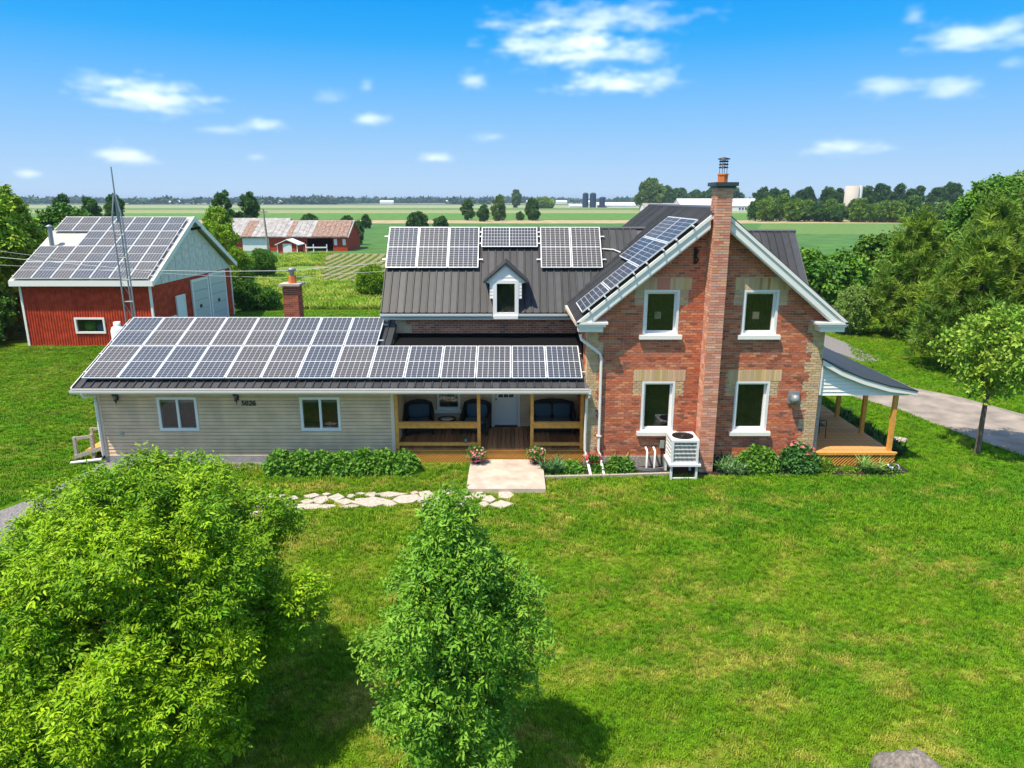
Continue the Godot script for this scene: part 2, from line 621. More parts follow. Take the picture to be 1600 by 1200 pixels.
	mat("silo_blue", 0.015, 0.035, 0.07, 0.5)
	mat("silo_grey", 0.45, 0.41, 0.36, 0.8)
	mat("pipe", 0.8, 0.8, 0.8, 0.4)
	mat("meter", 0.30, 0.36, 0.34, 0.5)
	textured(mat("rock", 0.42, 0.36, 0.31, 0.9), noise_tex(0.03, 0.45, 1.0, 33), 0.6)
	mat("cable", 0.5, 0.5, 0.5, 0.6)
	mat("pole_wood", 0.30, 0.26, 0.22, 0.9)

# ---------------------------------------------------------------- ground
func lawn_colour(x: float, z: float) -> Color:
	var n := nz.get_noise_2d(x * 2.6, z * 4.6)
	var b := nz.get_noise_2d(x * 0.8 + 90, z * 1.5)
	var c := nz.get_noise_2d(x * 10.0 + 40, z * 16.0)
	var fine := nz.get_noise_2d(x * 26.0 + 7, z * 30.0)
	var wide := nz2.get_noise_2d(x, z)
	var dry := clampf(n * 0.65 + b * 0.40 + c * 0.6 + wide * 0.4 - 0.05, 0, 1)
	if z < -23:
		dry *= 0.5
	var green := Color(0.118, 0.255, 0.010).lerp(Color(0.062, 0.195, 0.008), clampf(0.5 + b * 0.9 + c * 0.9, 0, 1))
	green = green.lerp(Color(0.165, 0.262, 0.012), clampf(0.4 + wide * 1.1 + n * 0.8, 0, 1) * 0.65)
	return green.lerp(Color(0.39, 0.345, 0.07), clampf(dry * 1.15, 0, 0.8)) * (1.0 + fine * 0.55)

func ground() -> void:
	# one sheet out to the horizon
	var s := new_st()
	quad(s, Vector3(-5000, -0.06, 60), Vector3(-5000, -0.06, -6000), Vector3(5000, -0.06, -6000), Vector3(5000, -0.06, 60))
	structure("ground", s, textured(mat("far_land", 0.16, 0.22, 0.06, 0.95), noise_tex(0.01, 0.7, 1.0, 41), 300.0))
	# mown lawn, coloured patch by patch
	s = new_st()
	var d := 0.36
	for i in 250:
		for j in 160:
			var x := -46.0 + i * d
			var z := 3.0 - j * d
			for o in [[0, 0], [0, -1], [1, -1], [0, 0], [1, -1], [1, 0]]:
				var px: float = x + o[0] * d
				var pz: float = z + o[1] * d
				s.set_color(lawn_colour(px, pz))
				s.add_vertex(Vector3(px, 0, pz))
	structure("lawn", s, M["turf"])
	s = new_st()
	quad(s, Vector3(-46, -0.004, 58), Vector3(-46, -0.004, 3), Vector3(46, -0.004, 3), Vector3(46, -0.004, 58))
	structure("front_lawn", s, textured(mat("front_turf", 0.10, 0.20, 0.014, 0.95, 0.0, 0.15), noise_tex(0.04, 0.6, 1.0, 43), 5.0))
	structure("driveway", sheet([[13.2, -44.0], [13.6, -33.4], [14.2, -31.2], [14.4, -28.6], [15.3, -26.9], [15.6, -25.2], [16.5, -21.6], [19.5, -17.0], [40.0, -6.0], [40.0, -18.0], [24.0, -24.6], [19.75, -26.25], [18.8, -28.8], [17.65, -30.3], [17.6, -35.3], [17.5, -39.7], [19.4, -44.5]], 0.008), M["road"])
	structure("gravel_turnout", sheet([[17.45, -38.8], [17.96, -35.41], [19.09, -35.71], [19.35, -40.64], [19.17, -43.3], [19.35, -44.4]], 0.012), M["gravel"])
	structure("gravel_path", sheet([[-12.9, -21.2], [-13.0, -19.8], [-13.3, -18.2], [-13.9, -16.8], [-14.2, -13.0], [-14.0, -8.0], [-9.0, -8.0], [-9.6, -12.0], [-10.8, -16.5], [-11.6, -18.4], [-11.4, -19.8], [-9.0, -20.3], [-7.6, -20.6], [-7.6, -21.2]], 0.008), M["gravel"])
	structure("flower_bed", sheet([[0.98, -19.78], [4.6, -20.05], [6.4, -20.0], [7.4, -19.95], [9.0, -19.85], [10.2, -19.95], [11.5, -19.9], [12.1, -20.3], [12.1, -21.2], [0.98, -21.2]], 0.012), M["mulch"])

# ---------------------------------------------------------------- house
const GX := 5.8          # gable ridge
const GS := 0.82         # gable roof slope
func gable_y(x: float) -> float:
	return 7.72 - absf(x - GX) * GS

func brick_tone(x: float, y: float) -> Color:
	var t := rng.randf()
	var c := Color(0.61, 0.20, 0.10).lerp(Color(0.46, 0.13, 0.07), t)
	if rng.randf() < 0.08:
		c = Color(0.30, 0.11, 0.07)
	elif rng.randf() < 0.18:
		c = Color(0.64, 0.27, 0.14)
	var n := nz.get_noise_2d(x * 2.0 + 300, y * 2.0)
	return c * (1.0 + n * 0.22)

var BR := []              # every brick: [lower corner, size, colour, parent key]

func lay(x0: float, x1: float, y: float, h: float, odd: bool, cuts: Array, z: float, depth: float, tone: Callable, where: String) -> void:
	var parts := [[x0, x1]]
	for c in cuts:
		var nxt := []
		for p in parts:
			if c[1] <= p[0] or c[0] >= p[1]:
				nxt.append(p)
			else:
				if c[0] > p[0]:
					nxt.append([p[0], c[0]])
				if c[1] < p[1]:
					nxt.append([c[1], p[1]])
		parts = nxt
	var pitch := 0.215
	for p in parts:
		var k := floorf(p[0] / pitch) - 1
		while k * pitch < p[1]:
			var a: float = maxf(p[0], k * pitch + (pitch / 2 if odd else 0.0))
			var b: float = minf(p[1], (k + 1) * pitch + (pitch / 2 if odd else 0.0)) - 0.017
			if b - a > 0.03:
				BR.append([Vector3(a, y, z - depth), Vector3(b - a, h, depth + rf(-0.003, 0.003)), tone.call((a + b) / 2, y), where])
			k += 1

func house() -> void:
	var hs := thing("farmhouse", "red brick farmhouse with dark metal roofs and a long beige sided front addition", "house", Vector3(-1.5, 0, -23.5))
	# --- gable block, brick
	var wins := [[3.93, 4.93, 1.14, 2.72], [6.75, 7.79, 1.14, 2.72], [3.87, 4.91, 4.14, 5.47], [6.78, 7.82, 4.14, 5.47]]
	var s := new_st()
	wall_with(s, [2.262, GX, 9.288], 0.0, func(x): return gable_y(x) - 0.12, -20.795, 0.3, wins)
	bx(s, 2.262, 2.56, 0.0, 4.55, -31.0, -21.095)
	bx(s, 8.99, 9.288, 0.0, 4.55, -31.0, -21.095)
	prism(s, [[2.262, 0], [9.288, 0], [9.288, 4.7], [GX, 7.6], [2.262, 4.7]], -31.2, -31.0)
	var gw := part(hs, "gable_wall", s, M["mortar"])
	s = new_st()
	bx(s, 2.22, 9.33, 0.0, 0.33, -20.95, -20.74)
	part(hs, "stone_base", s, M["stone_base"])
	s = new_st()
	bx(s, -12.6, 9.2, 0.02, 0.06, -27.5, -21.45)
	bx(s, 2.6, 8.95, 3.3, 3.45, -30.9, -21.12)
	bx(s, -3.7, 2.2, 3.2, 3.3, -28.0, -24.4)
	bx(s, 2.6, 8.95, 0.1, 3.3, -26.1, -26.0)
	bx(s, 3.5, 8.1, 3.45, 5.4, -24.1, -24.0)
	bx(s, -12.6, -3.7, 0.1, 2.4, -25.1, -25.0)
	part(hs, "inner_floors", s, M["interior"])
	rng.seed = 41
	var ch := 0.0745
	var red := func(x, y): return brick_tone(x, y)
	var buff := func(_x, _y): return vary(Color(0.62, 0.44, 0.25), 0.16)
	var row := 0
	var y := 0.335
	while y < 7.55:
		var yc := y + ch / 2
		var half := (7.72 - 0.14 - yc) / GS
		var x0 := maxf(2.25, GX - half)
		var x1 := minf(9.3, GX + half)
		if x1 - x0 > 0.2:
			var cuts := [[5.64, 6.08]]
			var legs := []
			for w in wins:
				if yc > w[2] and yc < w[3]:
					cuts.append([w[0], w[1]])
				if yc > w[3] and yc < w[3] + 0.36:
					cuts.append([w[0] - 0.26, w[1] + 0.26])
				elif yc > w[3] - 0.42 and yc < w[3]:
					legs.append([w[0] - 0.26, w[0]])
					legs.append([w[1], w[1] + 0.26])
			if yc < 4.6:
				var q: float = 0.34 if (row / 4) % 2 == 0 else 0.52
				legs.append([2.25, 2.25 + q - 0.04])
				legs.append([9.3 - q, 9.3])
			for l in legs:
				lay(l[0], l[1], y, ch - 0.017, row % 2 == 1, cuts, -20.78, 0.03, buff, "gable")
			lay(x0, x1, y, ch - 0.017, row % 2 == 1, cuts + legs, -20.78, 0.03, red, "gable")
		row += 1
		y += ch
	for w in wins:       # soldier courses over the windows
		var x: float = w[0] - 0.26
		while x < w[1] + 0.25:
			var mid: float = absf(x - (w[0] + w[1]) / 2)
			var c: Color = vary(Color(0.62, 0.44, 0.25), 0.15)
			if w[3] > 4 and mid < 0.2 and rng.randf() < 0.7:
				c = Color(0.45, 0.24, 0.11)
			BR.append([Vector3(x, w[3] + 0.005, -20.81), Vector3(0.0735, 0.345, 0.036), c, "gable"])
			x += 0.0775
	# side wall of the gable block above the porch roof (faces left)
	row = 0
	y = 0.335
	while y < 4.5:
		var k := 0
		var z := -20.78
		while z > -31.0:
			var ln := 0.205
			var qq := 0.55 if (row / 4) % 2 == 0 else 0.35
			var c: Color = buff.call(0, 0) if z > -20.78 - qq else brick_tone(z, y)
			BR.append([Vector3(2.25, y, z - ln), Vector3(0.03, ch - 0.017, ln), c, "gable"])
			z -= 0.215
		row += 1
		y += ch
	# --- wing wall, brick above the porch roof
	s = new_st()
	bx(s, -3.99, 2.26, 0.0, 4.35, -24.4, -24.112)
	bx(s, -3.99, -3.75, 0.0, 4.35, -28.4, -24.4)
	prism_x(s, [[-24.1, 4.35], [-28.5, 4.35], [-26.4, 6.6]], -3.99, -3.75)
	bx(s, -3.75, 2.26, 0.0, 4.35, -28.5, -28.3)
	part(hs, "wing_wall", s, M["mortar"])
	s = new_st()
	bx(s, 9.3, 10.0, 0.0, 4.35, -28.5, -24.12)
	prism_x(s, [[-24.12, 4.35], [-28.5, 4.35], [-26.4, 6.5]], 9.8, 10.0)
	part(hs, "rear_wing_wall", s, M["mortar"])
	y = 3.3
	row = 0
	while y < 4.3:
		lay(-4.0, -3.62 if row / 4 % 2 == 0 else -3.45, y, ch - 0.017, row % 2 == 1, [], -24.1, 0.02, buff, "wing")
		lay(-3.62 if row / 4 % 2 == 0 else -3.45, 2.25, y, ch - 0.017, row % 2 == 1, [], -24.1, 0.02, red, "wing")
		row += 1
		y += ch
	# --- outside chimney on the gable
	s = new_st()
	bx(s, 5.652, 6.068, 0.0, 8.36, -20.80, -20.215)
	var cm := part(hs, "chimney", s, M["mortar"])
	var pink := func(_x, _y): return vary(Color(0.74, 0.43, 0.32).lerp(Color(0.58, 0.23, 0.14), rng.randf()), 0.16)
	y = 0.05
	row = 0
	while y < 8.3:
		var off := 0.11 if row % 2 == 1 else 0.0
		var xs := [5.64, 5.85 + off - 0.055, 6.08]
		for i in 2:
			BR.append([Vector3(xs[i], y, -20.23), Vector3(xs[i + 1] - xs[i] - 0.012, ch - 0.017, 0.03 + rf(-0.003, 0.003)), pink.call(0, 0), "chimney"])
		for i in 3:
			BR.append([Vector3(5.64, y, -20.79 + i * 0.195), Vector3(0.02, ch - 0.017, 0.183), pink.call(0, 0), "chimney"])
			BR.append([Vector3(6.06, y, -20.79 + i * 0.195), Vector3(0.02, ch - 0.017, 0.183), pink.call(0, 0), "chimney"])
		row += 1
		y += ch
	s = new_st()
	bx(s, 5.60, 6.12, 8.33, 8.38, -20.85, -20.16)
	bx(s, 5.54, 6.18, 8.38, 8.48, -20.91, -20.10)
	part(cm, "cap", s, M["chim_cap"])
	s = new_st()
	lathe(s, Vector3(5.84, 8.48, -20.5), [[0.14, 0], [0.14, 0.19], [0.155, 0.19], [0.155, 0.23], [0.10, 0.23], [0.10, 0.05]], 8)
	part(cm, "clay_pot", s, M["clay"])
	s = new_st()
	for i in 4:
		var a := TAU * i / 4
		var p := Vector3(5.84 + cos(a) * 0.1, 8.68, -20.5 + sin(a) * 0.1)
		tube(s, [p, p + Vector3(0, 0.42, 0)], [0.008], 5)
	for yy in [8.86, 8.94, 9.02]:
		lathe(s, Vector3(5.84, yy, -20.5), [[0.13, 0], [0.13, 0.03], [0.06, 0.045]], 12)
	lathe(s, Vector3(5.84, 9.09, -20.5), [[0.17, 0], [0.16, 0.025], [0.0, 0.06]], 12)
	part(cm, "spark_cap", s, M["dark_iron"])
	# --- the bricks: the 300 nearest one by one, the others joined
	var eye := Vector3(0, 8, 0)
	BR.sort_custom(func(p, q): return p[0].distance_squared_to(eye) - p[1].y * 30.0 < q[0].distance_squared_to(eye) - q[1].y * 30.0)
	var unit := BoxMesh.new()
	unit.size = Vector3.ONE
	var tones := []
	for i in 14:
		tones.append(mat("brick%d" % i, 1, 1, 1, 0.95, 0, 0.1))
	var home := {"gable": gw, "chimney": cm, "wing": gw}
	# the tones of the single bricks come from their own colours, grouped
	var picks := []
	var order := BR.slice(0, 300)
	order.sort_custom(func(p, q): return p[2].r + p[2].g < q[2].r + q[2].g)
	for i in 14:
		var c: Color = order[mini(299, i * 22 + 5)][2]
		picks.append(c)
		tones[i].albedo_color = Color(c.r, c.g, c.b).linear_to_srgb()
	var joined := {"gable": new_st(), "chimney": new_st(), "wing": new_st()}
	var has := {}
	for i in BR.size():
		var b: Array = BR[i]
		if i < 300:
			var best := 0
			var bd := 9.0
			for k in 14:
				var e: float = absf(picks[k].r - b[2].r) + absf(picks[k].g - b[2].g) * 2.0
				if e < bd:
					bd = e
					best = k
			put(home[b[3]], "brick", unit, tones[best], Transform3D(Basis.from_scale(b[1]), b[0] + b[1] / 2))
		else:
			var js: SurfaceTool = joined[b[3]]
			js.set_color(b[2])
			tbox(js, Transform3D(Basis(), b[0] + b[1] / 2), b[1])
			has[b[3]] = true
	for k in has:
		part(cm if k == "chimney" else (gw if k == "gable" else hs), "brickwork", joined[k], M["brickwork"]).set_meta("kind", "stuff")
	# --- windows in brick
	for i in 4:
		var w: Array = wins[i]
		brick_window(hs, w[0], w[1], w[2], w[3], i)
	# --- gable roof
	var th := atan(GS)
	var L := 3.92 / cos(th)
	var V := Vector3(cos(th), sin(th), 0)
	roof_strips(hs, "gable_roof", Vector3(GX - 3.92, 7.78 - 3.92 * GS, -30.9), Vector3(0, 0, 1), V, L, 10.5, 0.25)
	roof_strips(hs, "gable_roof", Vector3(GX + 3.92, 7.78 - 3.92 * GS, -20.4), Vector3(0, 0, -1), Vector3(-V.x, V.y, 0), L, 10.5, 0.25)
	s = new_st()
	for sg in [-1, 1]:
		prism(s, [[GX, 7.76], [GX + sg * 3.9, 7.76 - 3.9 * GS], [GX + sg * 3.9, 7.64 - 3.9 * GS], [GX, 7.64]], -30.9, -20.42)
	part(hs, "soffit", s, M["white"])
	s = new_st()
	for sg in [-1, 1]:       # rake boards with a crown moulding, stopped at the chimney
		var a: float = 0.24
		prism(s, [[GX + sg * a, 7.80 - a * GS], [GX + sg * 3.92, 7.80 - 3.92 * GS], [GX + sg * 3.92, 7.70 - 3.92 * GS], [GX + sg * a, 7.69 - a * GS]], -20.42, -20.33)
		prism(s, [[GX + sg * a, 7.69 - a * GS], [GX + sg * 3.86, 7.69 - 3.86 * GS], [GX + sg * 3.55, 7.45 - 3.55 * GS], [GX + sg * a, 7.45 - a * GS]], -20.44, -20.365)
		prism(s, [[GX + sg * a, 7.45 - a * GS], [GX + sg * 3.55, 7.45 - 3.55 * GS], [GX + sg * 3.5, 7.40 - 3.5 * GS], [GX + sg * a, 7.40 - a * GS]], -20.50, -20.39)
	part(hs, "rake_board", s, M["white"])
	for sg in [-1, 1]:       # cornice returns
		s = new_st()
		var e: float = GX + sg * 3.92
		bx(s, e, e - sg * 0.90, 4.52, 4.585, -20.80, -20.33)
		bx(s, e - sg * 0.02, e - sg * 0.84, 4.44, 4.52, -20.80, -20.36)
		bx(s, e - sg * 0.05, e - sg * 0.76, 4.29, 4.44, -20.80, -20.41)
		part(hs, "cornice_return", s, M["white"])
	s = new_st()
	tube(s, [Vector3(GX, 7.80, -30.9), Vector3(GX, 7.80, -20.85)], [0.07], 6)
	part(hs, "ridge_cap", s, M["ridge"])
	# --- wing roof
	var wv := Vector3(0, 1.05, -1.0).normalized()
	var wl := Vector2(2.55, 2.68).length()
	roof_strips(hs, "wing_roof", Vector3(-4.45, 4.32, -23.85), Vector3(1, 0, 0), wv, wl, 9.2, 0.256)
	roof_strips(hs, "wing_roof", Vector3(5.9, 4.22, -23.85), Vector3(1, 0, 0), wv, wl, 4.4, 0.256)
	s = new_st()
	prism_x(s, [[-23.85, 4.30], [-26.4, 6.98], [-28.95, 4.30], [-28.95, 4.16], [-26.4, 6.84], [-23.85, 4.16]], -4.45, 4.8)
	prism_x(s, [[-23.85, 4.20], [-26.4, 6.88], [-28.95, 4.20], [-28.95, 4.06], [-26.4, 6.74], [-23.85, 4.06]], 5.9, 10.3)
	part(hs, "roof_deck", s, M["ridge"])
	s = new_st()
	tube(s, [Vector3(-4.45, 7.02, -26.4), Vector3(5.0, 7.02, -26.4)], [0.06], 6)
	tube(s, [Vector3(6.0, 6.92, -26.4), Vector3(10.3, 6.92, -26.4)], [0.06], 6)
	part(hs, "ridge_cap", s, M["ridge"])
	for g in [[-4.45, -0.66], [0.20, 1.9]]:
		s = new_st()
		gutter(s, g[0], g[1], 4.19, -23.85)
		part(hs, "gutter", s, M["gutter"])
	s = new_st()
	bx(s, -4.4, 2.26, 4.08, 4.17, -24.1, -23.88)
	part(hs, "soffit", s, M["white"])
	dormer(hs)
	addition(hs)
	porch(hs)
	side_porch(hs)
	downspouts(hs)
	# small flue on the rear of the addition
	s = new_st()
	bx(s, -8.36, -7.82, 2.6, 4.98, -26.5, -25.96)
	var fc := part(hs, "rear_chimney", s, M["mortar"])
	s = new_st()
	rng.seed = 9
	y = 3.0
	row = 0
	while y < 4.95:
		var off := 0.1 if row % 2 else 0.0
		var xs := [-8.37, -8.19 + off, -8.0 + off, -7.81]
		for i in 3:
			s.set_color(vary(Color(0.34, 0.115, 0.065), 0.3))
			bx(s, xs[i], xs[i + 1] - 0.012, y, y + 0.062, -25.97, -25.95)
			s.set_color(vary(Color(0.34, 0.115, 0.065), 0.3))
			bx(s, -7.83, -7.81, y, y + 0.062, -26.5 + i * 0.18, -26.33 + i * 0.18)
		row += 1
		y += 0.0745
	part(fc, "brickwork", s, M["brickwork"]).set_meta("kind", "stuff")
	s = new_st()
	bx(s, -8.47, -7.71, 4.98, 5.06, -26.62, -25.85)
	part(fc, "cap", s, M["concrete"])
	s = new_st()
	lathe(s, Vector3(-8.05, 5.06, -26.2), [[0.15, 0], [0.14, 0.26], [0.1, 0.26]], 8)
	part(fc, "clay_pot", s, M["clay"])
	s = new_st()
	lathe(s, Vector3(-8.05, 5.32, -26.2), [[0.08, 0], [0.08, 0.18], [0.15, 0.18], [0.15, 0.26], [0.0, 0.32]], 12)
	part(fc, "flue_cap", s, M["galvanised"])

func brick_window(hs: Node3D, x0: float, x1: float, y0: float, y1: float, i: int) -> void:
	var s := new_st()
	var z := -20.90
	# reveal and frame
	bx(s, x0, x0 + 0.07, y0, y1, z - 0.06, -20.775)
	bx(s, x1 - 0.07, x1, y0, y1, z - 0.06, -20.775)
	bx(s, x0 + 0.07, x1 - 0.07, y1 - 0.07, y1, z - 0.06, -20.775)
	bx(s, x0 + 0.07, x1 - 0.07, y0, y0 + 0.05, z - 0.06, -20.775)
	bx(s, x0 + 0.07, x0 + 0.13, y0 + 0.05, y1 - 0.07, z - 0.05, z + 0.02)
	bx(s, x1 - 0.13, x1 - 0.07, y0 + 0.05, y1 - 0.07, z - 0.05, z + 0.02)
	bx(s, x0 + 0.13, x1 - 0.13, y1 - 0.13, y1 - 0.07, z - 0.05, z + 0.02)
	bx(s, x0 + 0.13, x1 - 0.13, y0 + 0.05, y0 + 0.11, z - 0.05, z + 0.02)
	var w := part(hs, "window", s, M["vinyl"])
	s = new_st()
	bx(s, x0 + 0.13, x1 - 0.13, y0 + 0.11, y1 - 0.13, z - 0.03, z - 0.02)
	part(w, "pane", s, M["glass"])
	s = new_st()
	bx(s, x0 - 0.11, x1 + 0.11, y0 - 0.12, y0 + 0.002, -20.95, -20.66)
	part(w, "sill", s, M["white"])
	if i >= 2:
		s = new_st()
		bx(s, x0 + 0.36, x0 + 0.55, y0 + 0.45, y0 + 0.66, z - 0.045, z - 0.035)
		part(w, "sticker", s, M["trim_tan"])

func roof_strips(p: Node, n: String, o: Vector3, u: Vector3, v: Vector3, l: float, width: float, pitch: float) -> Node3D:
	var r := holder(p, n)
	var s := new_st()
	bx(s, 0, pitch - 0.004, 0.0, 0.018, -l, 0)
	prism(s, [[0.0, 0.016], [0.055, 0.016], [0.042, 0.058], [0.013, 0.058]], -l, 0)
	var mesh := done(s)
	rng.seed = int(o.x * 10 + l * 100)
	for k in int(width / pitch):
		put(r, "roof_panel", mesh, M["roof%d" % rng.randi_range(0, 2)], frame_of(u, v, o + u * k * pitch))
	return r

func gutter(s: SurfaceTool, x0: float, x1: float, y: float, z: float) -> void:
	prism_x(s, [[z - 0.01, y], [z + 0.10, y], [z + 0.12, y + 0.05], [z + 0.125, y + 0.115], [z + 0.113, y + 0.115], [z + 0.105, y + 0.05], [z + 0.09, y + 0.012], [z, y + 0.012], [z, y + 0.11], [z - 0.01, y + 0.11]], x0, x1)

func dormer(hs: Node3D) -> void:
	var s := new_st()
	var z := -23.80
	# cheeks, run back into the roof
	bx(s, -0.74, -0.62, 4.80, 5.46, -25.3, z)
	bx(s, 0.20, 0.32, 4.80, 5.46, -25.3, z)
	prism(s, [[-0.90, 5.36], [-0.21, 5.95], [0.48, 5.36], [0.30, 5.30], [-0.72, 5.30]], -25.6, z - 0.02)
	bx(s, -0.62, 0.20, 5.30, 5.44, -25.2, z - 0.02)
	var d := part(hs, "dormer", s, M["white"])
	for k in 5:     # clapboards on the cheeks' faces and the little gable
		var y0 := 4.82 + k * 0.115
		s = new_st()
		for sg in [[-0.745, -0.62], [0.20, 0.325]]:
			prism_x(s, [[z, y0], [z + 0.018, y0], [z + 0.004, y0 + 0.113], [z, y0 + 0.113]], sg[0], sg[1])
		part(d, "clapboard", s, M["white"])
	for k in 4:
		var y0 := 5.40 + k * 0.115
		var hw := (5.93 - y0 - 0.03) / 0.855
		s = new_st()
		prism_x(s, [[z - 0.01, y0], [z + 0.014, y0], [z, y0 + 0.113], [z - 0.01, y0 + 0.113]], -0.21 - hw, -0.21 + hw)
		part(d, "clapboard", s, M["white"])
	for sg in [-1, 1]:
		s = new_st()
		prism(s, [[-0.21, 6.02], [-0.21 + sg * 0.76, 5.37], [-0.21 + sg * 0.72, 5.32], [-0.21, 5.945]], -25.9, z + 0.10)
		part(d, "dormer_roof", s, M["roof1"])
	s = new_st()
	bx(s, -0.64, -0.51, 4.16, 5.42, z - 0.1, z + 0.03)
	bx(s, 0.09, 0.22, 4.16, 5.42, z - 0.1, z + 0.03)
	bx(s, -0.51, 0.09, 5.31, 5.42, z - 0.1, z + 0.03)
	bx(s, -0.51, 0.09, 4.24, 4.34, z - 0.1, z + 0.03)
	bx(s, -0.62, 0.20, 4.13, 4.24, z - 0.1, z + 0.09)
	var w := part(hs, "window", s, M["vinyl"], "narrow dormer window in a white frame")
	s = new_st()
	bx(s, -0.51, 0.09, 4.34, 5.31, z - 0.05, z - 0.04)
	part(w, "pane", s, M["glass"])
	s = new_st()
	bx(s, -0.62, 0.2, 4.2, 5.4, -24.9, -24.85)
	part(w, "room_wall", s, M["interior"])

func roof_y(z: float) -> float:
	return 2.55 + (-20.6 - z) * 0.384

func addition(hs: Node3D) -> void:
	var wins := [[-10.93, -9.74, 1.08, 2.11], [-6.53, -5.33, 1.08, 2.11]]
	# wall core
	var s := new_st()
	wall_with(s, [-12.74, -3.66], 0.0, func(_x): return 2.5, -21.12, 0.2, wins)
	bx(s, -12.74, -12.54, 0.0, 2.5, -27.5, -21.32)
	prism_x(s, [[-21.12, 2.5], [-27.5, 2.5], [-24.4, 3.85]], -12.74, -12.54)
	bx(s, -12.54, -3.8, 0.0, 2.5, -27.7, -27.5)
	bx(s, -3.80, -3.66, 0.0, 2.5, -24.1, -21.32)
	var core := part(hs, "addition_wall", s, M["siding"])
	s = new_st()
	bx(s, -12.78, -3.64, 0.0, 0.20, -21.3, -21.08)
	bx(s, -12.78, -12.70, 0.0, 0.20, -27.5, -21.3)
	part(hs, "foundation", s, M["foundation"])
	# siding courses, one board at a time, cut round the windows
	var ex := 0.114
	for k in 21:
		var y := 0.20 + k * ex
		if y > 2.46:
			break
		var runs := [[-12.70, -3.75]]
		for w in wins:
			if y + ex > w[2] - 0.03 and y < w[3] + 0.03:
				var nxt := []
				for r in runs:
					if w[0] > r[0] and w[1] < r[1]:
						nxt.append([r[0], w[0] - 0.02])
						nxt.append([w[1] + 0.02, r[1]])
					else:
						nxt.append(r)
				runs = nxt
		for r in runs:
			s = new_st()
			prism_x(s, [[-21.12, y], [-21.114, y], [-21.114, y + 0.018], [-21.084, y + 0.018], [-21.096, y + 0.10], [-21.116, y + ex - 0.002], [-21.12, y + ex - 0.002]], r[0], r[1])
			part(core, "siding_board", s, M["siding"])
		s = new_st()
		var zb := -27.4
		prism(s, [[-12.74, y], [-12.767, y], [-12.76, y + 0.012], [-12.755, y + 0.075], [-12.742, y + 0.10], [-12.74, y + ex]], zb, -21.2)
		part(core, "siding_board", s, M["siding"])
	s = new_st()
	bx(s, -12.79, -12.70, 0.2, 2.48, -21.19, -21.075)
	bx(s, -3.75, -3.64, 0.2, 2.48, -21.14, -21.075)
	part(hs, "corner_trim", s, M["trim_tan"])
	for w in wins:
		sliding_window(hs, w[0], w[1], w[2], w[3], -21.09)
	# roof
	var v := Vector3(0, 0.384, -1).normalized()
	var r := roof_strips(hs, "front_roof", Vector3(-13.18, 2.55, -20.6), Vector3(1, 0, 0), v, 2.25, 15.6, 0.256)
	var r2 := roof_strips(hs, "front_roof", Vector3(-13.18, 2.55 + 0.806, -22.70), Vector3(1, 0, 0), v, 1.84, 9.3, 0.256)
	roof_strips(hs, "front_roof", Vector3(-3.9, 2.55, -28.2), Vector3(-1, 0, 0), Vector3(0, 0.384, 1).normalized(), 4.07, 9.3, 0.256)
	s = new_st()
	prism_x(s, [[-20.6, 2.545], [-24.4, 4.0], [-28.2, 2.545], [-28.2, 2.42], [-24.4, 3.87], [-20.6, 2.42]], -13.18, -3.96)
	prism_x(s, [[-20.6, 2.545], [-22.7, 3.345], [-22.7, 3.2], [-20.6, 2.42]], -3.96, 2.3)
	part(hs, "roof_deck", s, M["ridge"])
	s = new_st()
	prism_x(s, [[-22.6, 3.32], [-24.11, 3.46], [-24.11, 3.3], [-22.6, 3.2]], -3.95, 2.27)
	bx(s, -3.95, 2.24, 3.40, 3.58, -24.098, -24.07)
	bx(s, 2.20, 2.247, 3.2, 3.62, -24.09, -22.0)
	part(hs, "flat_roof", s, M["black_roof"])
	s = new_st()
	bx(s, -13.16, 2.3, 2.40, 2.425, -21.1, -20.6)
	part(hs, "soffit", s, M["white"])
	s = new_st()
	bx(s, -13.18, 2.34, 2.40, 2.53, -20.6, -20.57)
	prism_x(s, [[-20.57, 2.40], [-20.57, 2.57], [-24.4, 4.03], [-28.2, 2.57], [-28.2, 2.40], [-24.4, 3.86]], -13.22, -13.18)
	part(hs, "fascia", s, M["white"])
	s = new_st()
	gutter(s, -13.20, 2.36, 2.40, -20.57)
	part(hs, "gutter", s, M["gutter"])

func sliding_window(hs: Node3D, x0: float, x1: float, y0: float, y1: float, z: float) -> void:
	var s := new_st()
	bx(s, x0 - 0.02, x0 + 0.06, y0 - 0.03, y1 + 0.03, z - 0.12, z + 0.03)
	bx(s, x1 - 0.06, x1 + 0.02, y0 - 0.03, y1 + 0.03, z - 0.12, z + 0.03)
	bx(s, x0 + 0.06, x1 - 0.06, y1 - 0.05, y1 + 0.03, z - 0.12, z + 0.03)
	bx(s, x0 + 0.06, x1 - 0.06, y0 - 0.03, y0 + 0.06, z - 0.12, z + 0.03)
	var m := (x0 + x1) / 2
	bx(s, m - 0.035, m + 0.035, y0 + 0.06, y1 - 0.05, z - 0.06, z + 0.015)
	var w := part(hs, "window", s, M["vinyl"])
	for q in [[x0 + 0.06, m - 0.035, -0.02], [m + 0.035, x1 - 0.06, -0.04]]:
		s = new_st()
		bx(s, q[0], q[1], y0 + 0.06, y1 - 0.05, z + q[2] - 0.01, z + q[2])
		part(w, "pane", s, M["glass"])
	s = new_st()
	bx(s, x0 + 0.06, x1 - 0.06, y1 - 0.17, y1 - 0.06, z - 0.11, z - 0.09)
	part(w, "blind", s, M["blind"])

